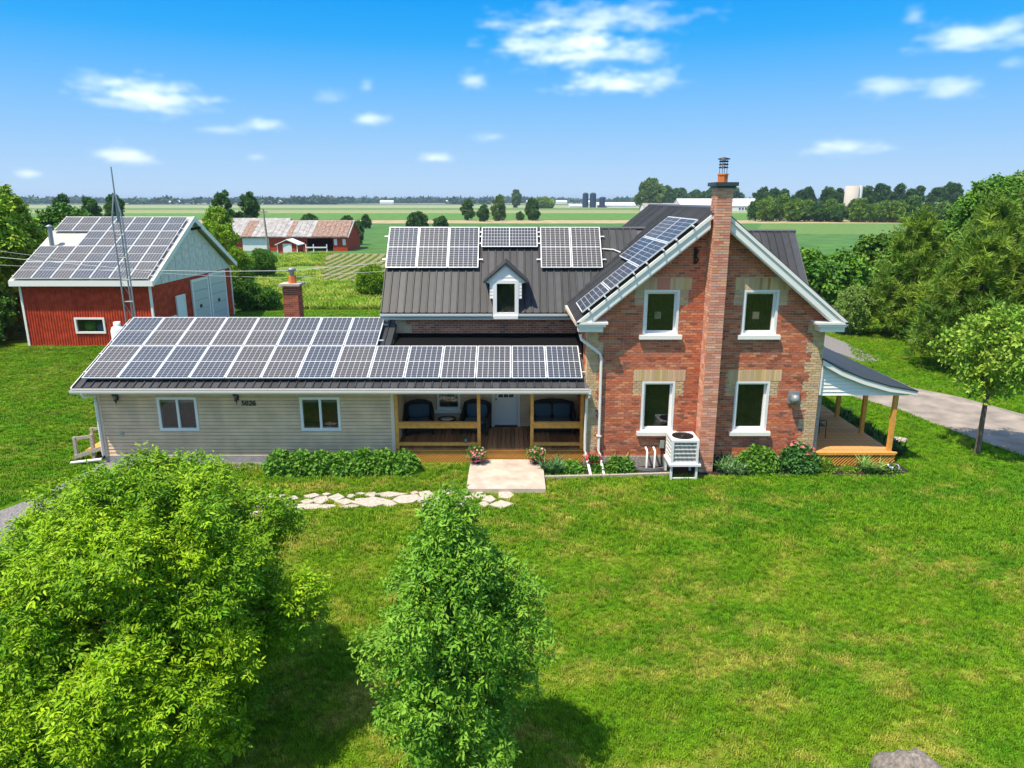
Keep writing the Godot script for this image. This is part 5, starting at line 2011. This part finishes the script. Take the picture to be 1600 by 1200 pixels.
	# flagstone path
	FS = [[-7.32, -18.47, 0.08, 0.09], [-6.86, -18.3, 0.23, 0.21], [-6.43, -18.4, 0.12, 0.11], [-7.02, -18.0, 0.1, 0.11], [-6.71, -17.75, 0.19, 0.18], [-6.65, -17.22, 0.22, 0.22], [-6.2, -17.29, 0.15, 0.15], [-6.27, -17.55, 0.12, 0.06], [-5.94, -17.36, 0.07, 0.08], [-6.1, -18.25, 0.2, 0.17], [-6.22, -17.9, 0.17, 0.13], [-5.88, -17.75, 0.21, 0.15], [-5.58, -18.43, 0.22, 0.17], [-5.61, -18.04, 0.16, 0.12], [-5.26, -18.14, 0.18, 0.22], [-5.48, -17.68, 0.33, 0.17], [-4.94, -17.72, 0.21, 0.12], [-4.89, -18.34, 0.22, 0.21], [-5.2, -18.53, 0.11, 0.1], [-4.49, -18.4, 0.1, 0.12], [-4.58, -18.02, 0.25, 0.19], [-4.26, -18.58, 0.11, 0.09], [-3.93, -18.53, 0.15, 0.14], [-4.35, -17.71, 0.21, 0.11], [-4.16, -18.12, 0.15, 0.13], [-3.8, -18.02, 0.47, 0.28], [-3.39, -18.53, 0.38, 0.16], [-3.31, -17.85, 0.16, 0.18], [-2.75, -18.65, 0.12, 0.11], [-2.92, -18.2, 0.31, 0.28], [-2.39, -18.54, 0.21, 0.23], [-2.48, -18.15, 0.13, 0.18], [-0.93, -18.52, 0.16, 0.23], [-0.63, -18.21, 0.16, 0.22], [-0.77, -17.83, 0.13, 0.18], [-0.18, -18.48, 0.21, 0.23], [-0.28, -17.86, 0.28, 0.21], [-1.24, -18.21, 0.18, 0.2], [-1.47, -17.83, 0.21, 0.16], [-1.86, -18.68, 0.19, 0.15], [-2.0, -18.2, 0.2, 0.2], [-2.2, -17.8, 0.2, 0.17]]
	var fp := Node3D.new()
	fp.name = "flagstone_path"
	add_child(fp)
	fp.set_meta("kind", "structure")
	rng.seed = 55
	for i in FS.size():
		var f: Array = FS[i]
		var n := rng.randi_range(4, 6)
		var poly := []
		for k in n:
			var a := TAU * k / n + rf(-0.25, 0.25)
			var rr := rf(0.9, 1.28)
			poly.append(Vector3(f[0] + cos(a) * f[2] * rr * 1.12, 0.03, f[1] + sin(a) * f[3] * rr * 1.12))
		var s := new_st()
		var c := Vector3(f[0], 0.033, f[1])
		for k in n:
			var p: Vector3 = poly[k]
			var q: Vector3 = poly[(k + 1) % n]
			tri(s, c, p, q)
			quad(s, p, p - Vector3(0, 0.07, 0), q - Vector3(0, 0.07, 0), q)
		part(fp, "flagstone", s, M["flag%d" % rng.randi_range(0, 2)])

func stone(s: SurfaceTool, c: Vector3, r: Vector3, sd: int) -> void:
	var n := FastNoiseLite.new()
	n.seed = sd
	n.frequency = 0.9
	s.set_smooth_group(0)
	var N := 14
	for i in N:
		for j in N * 2:
			var p := []
			for o in [[0, 0], [1, 0], [1, 1], [0, 1]]:
				var th: float = PI * (i + o[0]) / N
				var ph: float = TAU * ((j + o[1]) % (N * 2)) / (N * 2)
				var d := Vector3(sin(th) * cos(ph), cos(th), sin(th) * sin(ph))
				var k := 1.0 + n.get_noise_3dv(d * 0.9) * 0.4 + n.get_noise_3dv(d * 3.0) * 0.12
				p.append(c + d * r * k)
			quad(s, p[0], p[1], p[2], p[3])

func flowers(t: Node3D, c: Vector3, r: float, ry: float, n: int, col: Color, size: float) -> void:
	var ts := []
	var cs := []
	for i in n:
		var d := rnd_dir()
		ts.append(Transform3D(basis_up(d + Vector3(0, 0.5, 0.4), rf(0, TAU)).scaled(Vector3.ONE * rf(0.7, 1.3)), c + Vector3(d.x * r, d.y * ry, d.z * r)))
		cs.append(vary(col, 0.3))
	var s := new_st()
	for k in 5:
		var a := TAU * k / 5
		leaf(s, Vector3.ZERO, Vector3(cos(a), 0.5, sin(a)), Vector3(-sin(a), 0, cos(a)), size, size * 0.4, 0.0)
	many(t, "blossoms", done(s), M["grassy"], ts, cs, "stuff")

func clump(n: String, label: String, at: Vector3, r: float, count: int, mesh: Mesh, ca: Color, cb: Color) -> Node3D:
	var t := thing(n, label, "plant", at)
	var ts := []
	var cs := []
	for i in count:
		var a := rf(0, TAU)
		var k := sqrt(rng.randf())
		var o := Vector3(cos(a), 0, sin(a)) * r * k
		ts.append(Transform3D(basis_up(Vector3(0, 1, 0) + o * 1.0, rf(0, TAU)).scaled(Vector3.ONE * rf(0.6, 1.1)), at + o))
		cs.append(vary(ca.lerp(cb, rng.randf()), 0.2))
	many(t, "leaves", mesh, M["foliage"], ts, cs, "stuff")
	return t

# ---------------------------------------------------------------- trees
func trees() -> void:
	var box_elder := sprig_compound(201, 3, 0.15, 0.026)
	var ash := sprig_compound(202, 3, 0.14, 0.024)
	var round_l := sprig_round(203, 22, 0.2, 0.16, 0.05)
	var coarse := sprig_round(204, 26, 0.5, 0.42, 0.13)
	var far := sprig_round(205, 26, 1.0, 0.9, 0.32)
	var pine := sprig_needles(206, 34, 0.55, 0.022)
	var G := func(r, g, b): return Color(r, g, b)
	# --- the two young trees in the foreground
	rng.seed = 401
	var t := thing("young_tree", "big bushy bright green young tree filling the lower left foreground", "tree", Vector3(-5.1, 0, -9.3))
	var lm := lumps_of(96, Vector3(-0.2, 2.2, 0), Vector3(2.3, 1.95, 2.2), 0.34, 0.58)
	for q in [[-2.0, 2.2, 0.6], [-2.4, 1.6, 0.2], [0.2, 3.6, -0.9], [-0.8, 3.5, -0.5], [-2.0, 2.8, -0.6], [-1.5, 2.0, 1.3], [-1.1, 2.6, 0.9], [-1.9, 1.8, 0.9], [-0.5, 2.2, 1.5], [-1.0, 1.6, 1.7], [-0.4, 3.3, 0.3], [-2.3, 0.9, 1.4], [-1.6, 0.8, 1.9], [-2.6, 1.2, 0.8], [0, 2.2, 0], [0.8, 1.5, 0.9], [-0.9, 1.4, 0.8]]:
		lm.append([Vector3(q[0], q[1], q[2]), 0.62])
	grow(t, Vector3(-5.1, 0, -9.3), 0.7, 0.13, lm, box_elder, 500, 0.54, G.call(0.09, 0.24, 0.005), G.call(0.29, 0.455, 0.006), M["foliage"], 0.55, "bark", 0.45, 60)
	rng.seed = 402
	t = thing("young_tree", "slim leafy young tree standing alone in the middle foreground", "tree", Vector3(-0.85, 0, -8.35))
	lm = lumps_of(52, Vector3(0.04, 2.05, 0), Vector3(1.03, 1.85, 1.0), 0.22, 0.42, 0.3)
	for q in [[0, 3.9, 0], [0.05, 4.05, -0.1], [-0.1, 3.5, 0], [0, 2.5, 0], [0, 1.6, 0], [0.5, 3.1, -0.3], [0.95, 2.75, -0.1], [1.05, 2.35, 0.1], [0.8, 3.0, -0.2], [-0.85, 2.1, 0.1]]:
		lm.append([Vector3(q[0], q[1], q[2]), 0.34])
	grow(t, Vector3(-0.85, 0, -8.35), 0.8, 0.07, lm, ash, 420, 0.62, G.call(0.085, 0.24, 0.014), G.call(0.21, 0.40, 0.032), M["foliage"], 0.3, "bark", 0.35, 36)
	for i in 5:          # roadside trees behind the viewer, mirrored in the panes
		rng.seed = 760 + i
		var rp := Vector3([-14.0, -4.0, 7.0, 17.0, 27.0][i], 0, [34.0, 38.0, 36.0, 33.0, 38.0][i])
		t = thing("roadside_tree", "%s roadside tree from the left, mirrored dark green in the window panes" % ORD[i], "tree", rp, "roadside trees mirrored in the panes")
		lm = lumps_of(18, Vector3(0, 5.0, 0), Vector3(3.4, 3.4, 3.4), 1.5, 2.0)
		grow(t, rp, 1.6, 0.3, lm, coarse, 30, 0.9, Color(0.05, 0.14, 0.012), Color(0.10, 0.22, 0.02), M["foliage"])
	# --- small tree beside the driveway
	rng.seed = 403
	t = thing("lawn_tree", "small round-crowned lawn tree with slender trunk beside the driveway", "tree", Vector3(15.2, 0, -21.95))
	lm = lumps_of(26, Vector3(0.35, 3.3, 0), Vector3(1.5, 1.15, 1.5), 0.5, 0.75)
	grow(t, Vector3(15.2, 0, -21.95), 1.75, 0.08, lm, round_l, 70, 0.8, G.call(0.13, 0.28, 0.02), G.call(0.32, 0.46, 0.06), M["foliage"], 0.4)
	# --- pines on the right
	var pines := [[21.9, -33.6, 6.4, 2.6, "foremost pine right of the driveway, its low boughs over the grass"], [24.6, -32.5, 7.6, 3.1, "pine behind the small lawn tree at the right edge"], [24.0, -42.5, 6.8, 2.3, "pine standing at the left end of the pine row"], [26.8, -40.5, 7.8, 2.7, "tall pine in the middle of the pine row"], [29.5, -40.5, 8.8, 3.4, "tall pine toward the right edge behind the others"], [28.6, -34.0, 7.4, 3.0, "pine cut by the right edge of the picture"]]
	for i in pines.size():
		var q: Array = pines[i]
		rng.seed = 420 + i
		t = thing("pine_tree", q[4], "tree", Vector3(q[0], 0, q[1]), "pines right of the driveway")
		lm = []
		var levels := 10
		for k in levels:
			var f := (k + 0.3) / levels
			var rr: float = q[3] * (1.0 - pow(f, 1.6) * 0.86)
			var nb := int(lerpf(7, 3, f))
			for j in nb:
				var a := TAU * j / nb + k * 1.1 + rf(-0.3, 0.3)
				var ro := rr * rf(0.55, 0.95)
				lm.append([Vector3(cos(a) * ro, 0.7 + f * (q[2] - 1.0) + rf(-0.15, 0.15), sin(a) * ro), rf(0.65, 0.95) * (1.0 - f * 0.35)])
				lm.append([Vector3(cos(a + 0.3) * ro * 0.5, 0.8 + f * (q[2] - 1.0), sin(a + 0.3) * ro * 0.5), 0.7 * (1.0 - f * 0.3)])
		lm.append([Vector3(0, q[2], 0), 0.45])
		grow(t, Vector3(q[0], 0, q[1]), q[2] * 0.75, 0.2, lm, pine, 42, 1.0, G.call(0.065, 0.165, 0.014), G.call(0.225, 0.325, 0.03), M["foliage"], 0.45)
	# --- broadleaf mass between house and pines
	var mass := [[19.2, -47.5, 4.6, 2.4, "round dark green tree just right of the house's rear roof", 0], [23.0, -50.5, 4.2, 2.2, "dark green tree left of the pine row", 0], [17.6, -52.0, 4.0, 2.0, "dark bushy tree partly hidden by the gable roof", 0], [27.6, -54.0, 5.2, 2.4, "green tree rising behind the left pines", 1], [20.8, -43.2, 2.8, 1.3, "small pale apple tree on the grass beyond the driveway", 2], [35.5, -54.0, 9.6, 3.4, "tall round deciduous tree above the pines at right", 0], [38.5, -56.0, 9.4, 3.6, "tall deciduous tree at the right edge behind the pines", 1]]
	for i in mass.size():
		var q: Array = mass[i]
		rng.seed = 440 + i
		t = thing("broadleaf_tree", q[4], "tree", Vector3(q[0], 0, q[1]), "broadleaf trees beyond the driveway")
		lm = lumps_of(26, Vector3(0, q[2] * 0.52, 0), Vector3(q[3] * 0.8, q[2] * 0.42, q[3] * 0.8), q[3] * 0.32, q[3] * 0.45)
		var ca: Color = [Color(0.055, 0.17, 0.012), Color(0.09, 0.2, 0.02), Color(0.16, 0.28, 0.05)][q[5]]
		var cb: Color = [Color(0.13, 0.28, 0.02), Color(0.17, 0.30, 0.03), Color(0.28, 0.40, 0.09)][q[5]]
		grow(t, Vector3(q[0], 0, q[1]), q[2] * 0.22, 0.2, lm, coarse if q[3] > 1.5 else round_l, 60 if q[3] > 1.5 else 190, 0.62, ca, cb, M["foliage"])
	# --- trees round the barn
	var bt := [[-31.8, -44.0, 8.4, 3.3, "large bright green tree at the left edge behind the barn", 0], [-36.5, -47.0, 8.0, 3.2, "bright green tree cut by the left edge", 0], [-30.4, -49.5, 7.2, 2.6, "darker green tree close behind the barn's left end", 1], [-30.3, -40.8, 2.9, 1.5, "dark green shrub at the barn's left corner", 1], [-33.2, -39.8, 2.6, 1.6, "low green shrub at the left edge below the big tree", 0], [-29.4, -38.9, 1.3, 0.9, "low dark shrub at the left edge of the mown grass", 1],
		[-20.5, -54.0, 4.6, 0.95, "bright green vine-covered sapling behind the barn's right corner", 0], [-23.0, -57.5, 6.5, 1.2, "bright green young tree between barn and red shed", 0], [-19.9, -53.0, 2.1, 1.1, "dark bush at the barn's rear right corner", 1], [-18.6, -53.6, 1.3, 1.1, "low dark bush on the edge of the meadow beside the barn", 1],
		[-26.4, -76.0, 2.7, 1.5, "round green bush in front of the white shed door", 1], [-12.0, -60.5, 2.3, 1.5, "light green bush left of the brick house wing", 0], [-35.5, -88.0, 7.4, 1.8, "bright small tree above the barn's ridge", 0]]
	for i in bt.size():
		var q: Array = bt[i]
		rng.seed = 470 + i
		t = thing("broadleaf_tree" if q[2] > 3 else "shrub", q[4], "tree" if q[2] > 3 else "shrub", Vector3(q[0], 0, q[1]))
		lm = lumps_of(24, Vector3(0, q[2] * 0.54, 0), Vector3(q[3] * 0.8, q[2] * 0.42, q[3] * 0.8), q[3] * 0.34, q[3] * 0.48)
		grow(t, Vector3(q[0], 0, q[1]), q[2] * 0.2, 0.05 + q[3] * 0.05, lm, coarse if q[3] > 1.7 else round_l, 60 if q[3] > 1.7 else 150, 0.6 if q[3] > 1.7 else 0.8, [Color(0.13, 0.27, 0.010), Color(0.05, 0.15, 0.012)][q[5]], [Color(0.29, 0.42, 0.018), Color(0.11, 0.24, 0.02)][q[5]], M["foliage"])
	# --- single trees out in the fields
	var ft := [[-18.0, -300, 9.0, 2.9, "dark tree, leftmost of the three in the open field", 0], [-11.0, -285, 6.2, 2.7, "shorter dark tree beside the leftmost field tree", 0], [-5.2, -294, 10.2, 3.4, "pale green middle tree of the three in the open field", 1], [8.4, -300, 9.0, 3.4, "dark tree, rightmost of the three in the open field", 0], [3.2, -302, 3.2, 1.6, "tiny bush left of the rightmost field tree", 0], [-92, -150, 9.6, 2.4, "dark pointed tree left of the barn's stove pipe", 0], [-87.5, -152, 9.2, 2.3, "dark tree right of the stove pipe behind the barn", 0], [-81.5, -150, 9.6, 2.6, "dark slender tree left of the antenna mast", 0], [-59.0, -150, 10.2, 2.6, "dark tree with two tops above the barn's gable", 0], [-55.0, -153, 10.0, 2.7, "dark tree right beside the two-topped tree", 0],
		[-60, -215, 3.6, 3.0, "bush left of the shed roof in the field margin", 0], [-48, -212, 3.4, 2.2, "small dark bush above the middle of the shed roof", 0], [-43, -214, 3.8, 1.6, "small pointed bush above the shed roof", 0], [-29, -135, 4.4, 1.7, "vine-like dark bush at the shed's right end", 0], [-26.0, -200, 4.6, 3.0, "dark bush right of the red shed in the field margin", 0], [-20, -205, 3.2, 2.2, "low dark bush at the right of the field margin", 0],
		[14.5, -110, 3.0, 1.8, "yellow-green sapling behind the wing ridge", 2], [18.0, -112, 2.4, 1.6, "thin sapling right of the yellow-green one", 2], [106, -560, 24, 12, "tall grey-green tree left of the white barns", 1], [119, -640, 17, 10, "round tree behind the smaller white barn", 0], [134, -645, 18, 10, "round tree behind the long barn's left end", 0], [147, -650, 17, 11, "round tree behind the long barn's middle", 0], [163, -655, 16, 9, "round tree above the long barn by the chimney", 0], [176, -650, 17, 10, "tree right of the chimney above the long barn", 0], [192, -650, 20, 11, "taller tree above the long barn's right end", 0], [5, -820, 20, 7, "slim poplar-like tree on the horizon", 1], [32, -760, 8, 12, "bright low tree left of the dark silos", 2]]
	for i in ft.size():
		var q: Array = ft[i]
		rng.seed = 500 + i
		t = thing("field_tree", q[4], "tree", Vector3(q[0], 0, q[1]))
		lm = lumps_of(18, Vector3(0, q[2] * 0.49, 0), Vector3(q[3] * 0.95, q[2] * 0.45, q[3] * 0.85), q[3] * 0.22, q[3] * 0.46, 0.3)
		var k: float = 12.0 / pow(maxf(1.0, q[3] / 3.0), 2.0)
		grow(t, Vector3(q[0], 0, q[1]), q[2] * 0.2, 0.08 * q[3], lm, far, int(k * 3.6) + 3, 0.34 * maxf(1.0, q[3] / 3.0), [Color(0.035, 0.105, 0.018), Color(0.085, 0.16, 0.03), Color(0.14, 0.25, 0.02)][q[5]], [Color(0.085, 0.19, 0.025), Color(0.16, 0.25, 0.05), Color(0.26, 0.36, 0.04)][q[5]], M["foliage"])
	# --- hedgerow trees on the right, one by one
	rng.seed = 900
	for i in 30:
		var f := i / 29.0
		var x := lerpf(96, 168, f) + rf(-2, 2)
		var z := lerpf(-292, -268, f) + rf(-6, 6)
		var h := lerpf(9.0, 9.5, f) * rf(0.55, 1.0)
		if i < 5:
			h = rf(7.5, 9.5)
		var dark := i % 3 == 0
		t = thing("hedgerow_tree", "%s hedgerow tree from the chimney side beyond the right field" % ordinal(i), "tree", Vector3(x, 0, z), "hedgerow trees beyond the right field")
		lm = lumps_of(14, Vector3(0, h * 0.52, 0), Vector3(2.9, h * 0.42, 2.6), 1.3, 2.0)
		grow(t, Vector3(x, 0, z), h * 0.2, 0.25, lm, far, 9, 0.55, Color(0.03, 0.10, 0.014) if dark else Color(0.08, 0.17, 0.016), Color(0.075, 0.165, 0.02) if dark else Color(0.19, 0.31, 0.03), M["foliage"])
	for i in 26:
		var f := i / 25.0
		var x := lerpf(126, 235, f) + rf(-3, 3)
		var z := lerpf(-375, -390, f) + rf(-8, 8)
		var h := lerpf(14.0, 19.0, f) * rf(0.75, 1.0)
		t = thing("woodland_tree", "%s dark tree from the left in the wood behind the concrete silo" % ordinal(i), "tree", Vector3(x, 0, z), "dark wood behind the concrete silo")
		lm = lumps_of(14, Vector3(0, h * 0.55, 0), Vector3(3.8, h * 0.40, 3.4), 1.7, 2.6, 0.4)
		grow(t, Vector3(x, 0, z), h * 0.2, 0.3, lm, far, 6, 0.75, Color(0.022, 0.075, 0.012), Color(0.06, 0.14, 0.018), M["foliage"])
	# --- woods along the horizon, past counting
	rng.seed = 950
	var ts := []
	var cs := []
	for i in 9000:
		var z := -rf(1500, 3200)
		var x := rf(-0.85, 0.85) * -z
		var dn := nz2.get_noise_2d(x * 0.06, z * 0.05)
		if dn < 0.02 + (0.17 if z > -2100 else 0.0):
			continue
		var h := rf(5, 14) + maxf(0, dn) * 16.0
		var b := Basis.from_scale(Vector3(rf(7, 13), h * 0.5, rf(7, 13)))
		ts.append(Transform3D(b.rotated(Vector3.UP, rf(0, TAU)), Vector3(x, h * 0.42, z)))
		cs.append(vary(Color(0.03, 0.085, 0.03), 0.3))
	var w := many(self, "far_woodland", far, M["foliage"], ts, cs, "stuff")
	tag(w, "hazy belts of distant trees along the horizon", "woodland")
	# house-sized specks on the horizon
	rng.seed = 960
	for i in 9:
		var z := -rf(1500, 1900)
		var x: float = [-0.58, -0.47, -0.33, -0.26, -0.18, -0.09, 0.02, 0.06, 0.10][i] * -z
		simple_barn("distant_farm_building", "%s pale farm building from the left on the horizon" % ordinal(i), x, x + rf(12, 30), z - 10, z, 4, 8, M["far_white"], M["far_white"])

# ---------------------------------------------------------------- fields, meadow and grass
func fields_and_grass() -> void:
	var ft := noise_tex(0.02, 0.72, 1.0, 61, 512, 5)
	var bands := [[-54.5, -107.0, [0.19, 0.31, 0.025], "meadow", 0.0], [-107.0, -262.0, [0.072, 0.20, 0.017], "crop_field", 0.0], [-262.0, -306.0, [0.50, 0.41, 0.20], "stubble_field", 0.0], [-306.0, -312.0, [0.04, 0.10, 0.02], "field_margin", 0.0], [-312.0, -470.0, [0.105, 0.26, 0.018], "crop_field", 0.0], [-470.0, -620.0, [0.32, 0.36, 0.12], "hay_field", 0.0], [-620.0, -800.0, [0.14, 0.25, 0.05], "crop_field", 0.0], [-800.0, -1250.0, [0.36, 0.40, 0.18], "hay_field", 0.0], [-1250.0, -1700.0, [0.12, 0.20, 0.06], "crop_field", 0.0], [-1700.0, -2400.0, [0.27, 0.31, 0.16], "hay_field", 0.0]]
	for i in bands.size():
		var b: Array = bands[i]
		var m := textured(mat("field%d" % i, b[2][0], b[2][1], b[2][2], 0.95), ft, 9.0 if i == 0 else 60.0)
		var s := new_st()
		var x := 3200.0 if i > 1 else 900.0
		quad(s, Vector3(-x, -0.02, b[0]), Vector3(-x, -0.02, b[1]), Vector3(x, -0.02, b[1]), Vector3(x, -0.02, b[0]))
		structure(b[3], s, m)
	structure("field_soil", sheet([[-8, -67], [-19.5, -73], [-24, -86], [-27.5, -104], [-29, -112], [6, -112], [6, -70]], 0.0), textured(mat("soil_l", 0.30, 0.27, 0.11, 0.95), ft, 6.0))
	structure("field_soil", sheet([[24, -64], [48, -60], [70, -90], [60, -112], [44, -106]], 0.0), textured(mat("soil_r", 0.30, 0.28, 0.12, 0.95), ft, 6.0))
	structure("hay_field", sheet([[60, -180], [170, -165], [240, -262], [90, -262]], 0.0), textured(mat("pasture", 0.14, 0.26, 0.035, 0.95), ft, 20.0))
	var blade := tuft(601, 9, 0.05, 0.075, 0.0065, 0.03)
	var tall := tuft(602, 12, 0.22, 0.62, 0.022, 0.22)
	# crop rows
	rng.seed = 610
	var ts := []
	var cs := []
	for r in 22:
		for k in 120:
			var f := k / 120.0
			var z := -72.0 - f * 38.0
			var x := -22.0 + r * 1.15 - pow(1.0 - f, 2) * 3.0 - f * 4.0
			if x < -19.5 - f * 8.5:
				continue
			ts.append(Transform3D(Basis(Vector3.UP, rf(0, TAU)).scaled(Vector3(0.9, 0.4, 0.9) * rf(0.7, 1.1)), Vector3(x + rf(-0.08, 0.08), 0, z)))
			cs.append(vary(Color(0.14, 0.27, 0.03), 0.2))
	for r in 14:
		for k in 120:
			var f := k / 120.0
			var p := Vector3(26.0 + r * 2.2 + f * 14.0, 0, -63.0 - f * 42.0 - r * 0.4)
			ts.append(Transform3D(Basis(Vector3.UP, rf(0, TAU)).scaled(Vector3(1.0, 0.5, 1.0) * rf(0.7, 1.1)), p))
			cs.append(vary(Color(0.11, 0.22, 0.03), 0.2))
	var o := many(self, "crop_rows", tall, M["grassy"], ts, cs, "stuff")
	tag(o, "rows of young crop in the pale soil behind the house", "crops")
	# rough meadow behind the house
	ts = []
	cs = []
	for i in 26000:
		var x := rf(-34, 6)
		var z := -53.5 - pow(rng.randf(), 1.3) * 58.0
		if nz.get_noise_2d(x * 0.5, z * 0.4) < -0.28 or (z < -67 and x > -8 - 11.5 * clampf((-67.0 - z) / 6.0, 0, 1) - 8.0 * clampf((-73.0 - z) / 33.0, 0, 1)):
			continue
		var n := nz.get_noise_2d(x * 1.1 + 70, z * 0.9)
		ts.append(Transform3D(Basis(Vector3.UP, rf(0, TAU)).scaled(Vector3(1.0, 0.62, 1.0) * rf(0.7, 1.5)), Vector3(x, -0.02, z)))
		cs.append(vary(Color(0.17, 0.32, 0.02).lerp(Color(0.38, 0.45, 0.08), clampf(0.5 + n * 1.5, 0, 1)), 0.2))
	for i in 9000:
		var x := rf(14, 60)
		var z := -54.0 - rng.randf() * 50.0
		ts.append(Transform3D(Basis(Vector3.UP, rf(0, TAU)).scaled(Vector3.ONE * rf(0.5, 1.1)), Vector3(x, -0.02, z)))
		cs.append(vary(Color(0.11, 0.24, 0.03), 0.2))
	o = many(self, "meadow_grass", tall, M["grassy"], ts, cs, "stuff")
	tag(o, "tall rough meadow grass behind the house and barn", "grass")
	# lawn grass
	ts = []
	cs = []
	rng.seed = 640
	var zones := [[-9.5, 12.0, -14.5, -5.5, 62000], [-16.5, 18.5, -21.0, -14.5, 46000], [-34, -13.2, -39.5, -21.0, 30000], [-15.5, -13.2, -21, -14.5, 0], [12.2, 32.0, -44.0, -14.0, 38000], [-20, -4.2, -53, -29, 12000]]
	for q in zones:
		for i in q[4]:
			var x := rf(q[0], q[1])
			var z := rf(q[2], q[3])
			if bare(x, z):
				continue
			var c := lawn_colour(x, z)
			var sc := rf(0.7, 1.25) * (1.0 if z > -15 else 1.35)
			ts.append(Transform3D(Basis(Vector3.UP, rf(0, TAU)).scaled(Vector3(sc, sc * (0.9 + nz.get_noise_2d(x * 3, z * 3) * 0.5), sc)), Vector3(x, 0, z)))
			cs.append(vary(Color(c.r * 1.25, c.g * 1.2, c.b * 1.25), 0.28))
	o = many(self, "lawn_grass", blade, M["grassy"], ts, cs, "stuff")
	tag(o, "short mown grass with dry straw-coloured patches", "grass")

var FS := []

func bare(x: float, z: float) -> bool:
	if x > -1.35 and x < 1.0 and z < -18.6:
		return true
	if x > -7.6 and x < 0.1 and z < -17.1 and z > -18.8:
		for f in FS:
			if pow((x - f[0]) / (f[2] * 1.2), 2) + pow((z - f[1]) / (f[3] * 1.2), 2) < 1.0:
				return true
	if z < -20.9 and z > -28 and x > -13 and x < 12:
		return true
	if z < -19.95 and x > 0.9 and x < 12.1 and z > -31:
		return true
	if x < -8.8 and x > -14.1 and z > -21.2:
		var left := lerpf(-12.9, -14.1, clampf((z + 20.5) / 4.0, 0, 1))
		var right := lerpf(-11.4, -9.3, clampf((z + 19.0) / 7.0, 0, 1))
		if x > left and x < right:
			return true
	if x > 13.2:
		for p in [DRIVE]:
			if Geometry2D.is_point_in_polygon(Vector2(x, z), p):
				return true
	return false

var DRIVE := PackedVector2Array([Vector2(13.2, -44.0), Vector2(13.6, -33.4), Vector2(14.2, -31.2), Vector2(14.4, -28.6), Vector2(15.3, -26.9), Vector2(15.6, -25.2), Vector2(16.5, -21.6), Vector2(19.5, -17.0), Vector2(40.0, -6.0), Vector2(40.0, -18.0), Vector2(24.0, -24.6), Vector2(19.75, -26.25), Vector2(18.8, -28.8), Vector2(17.65, -30.3), Vector2(17.6, -35.3), Vector2(19.4, -40.6), Vector2(19.4, -44.5)])
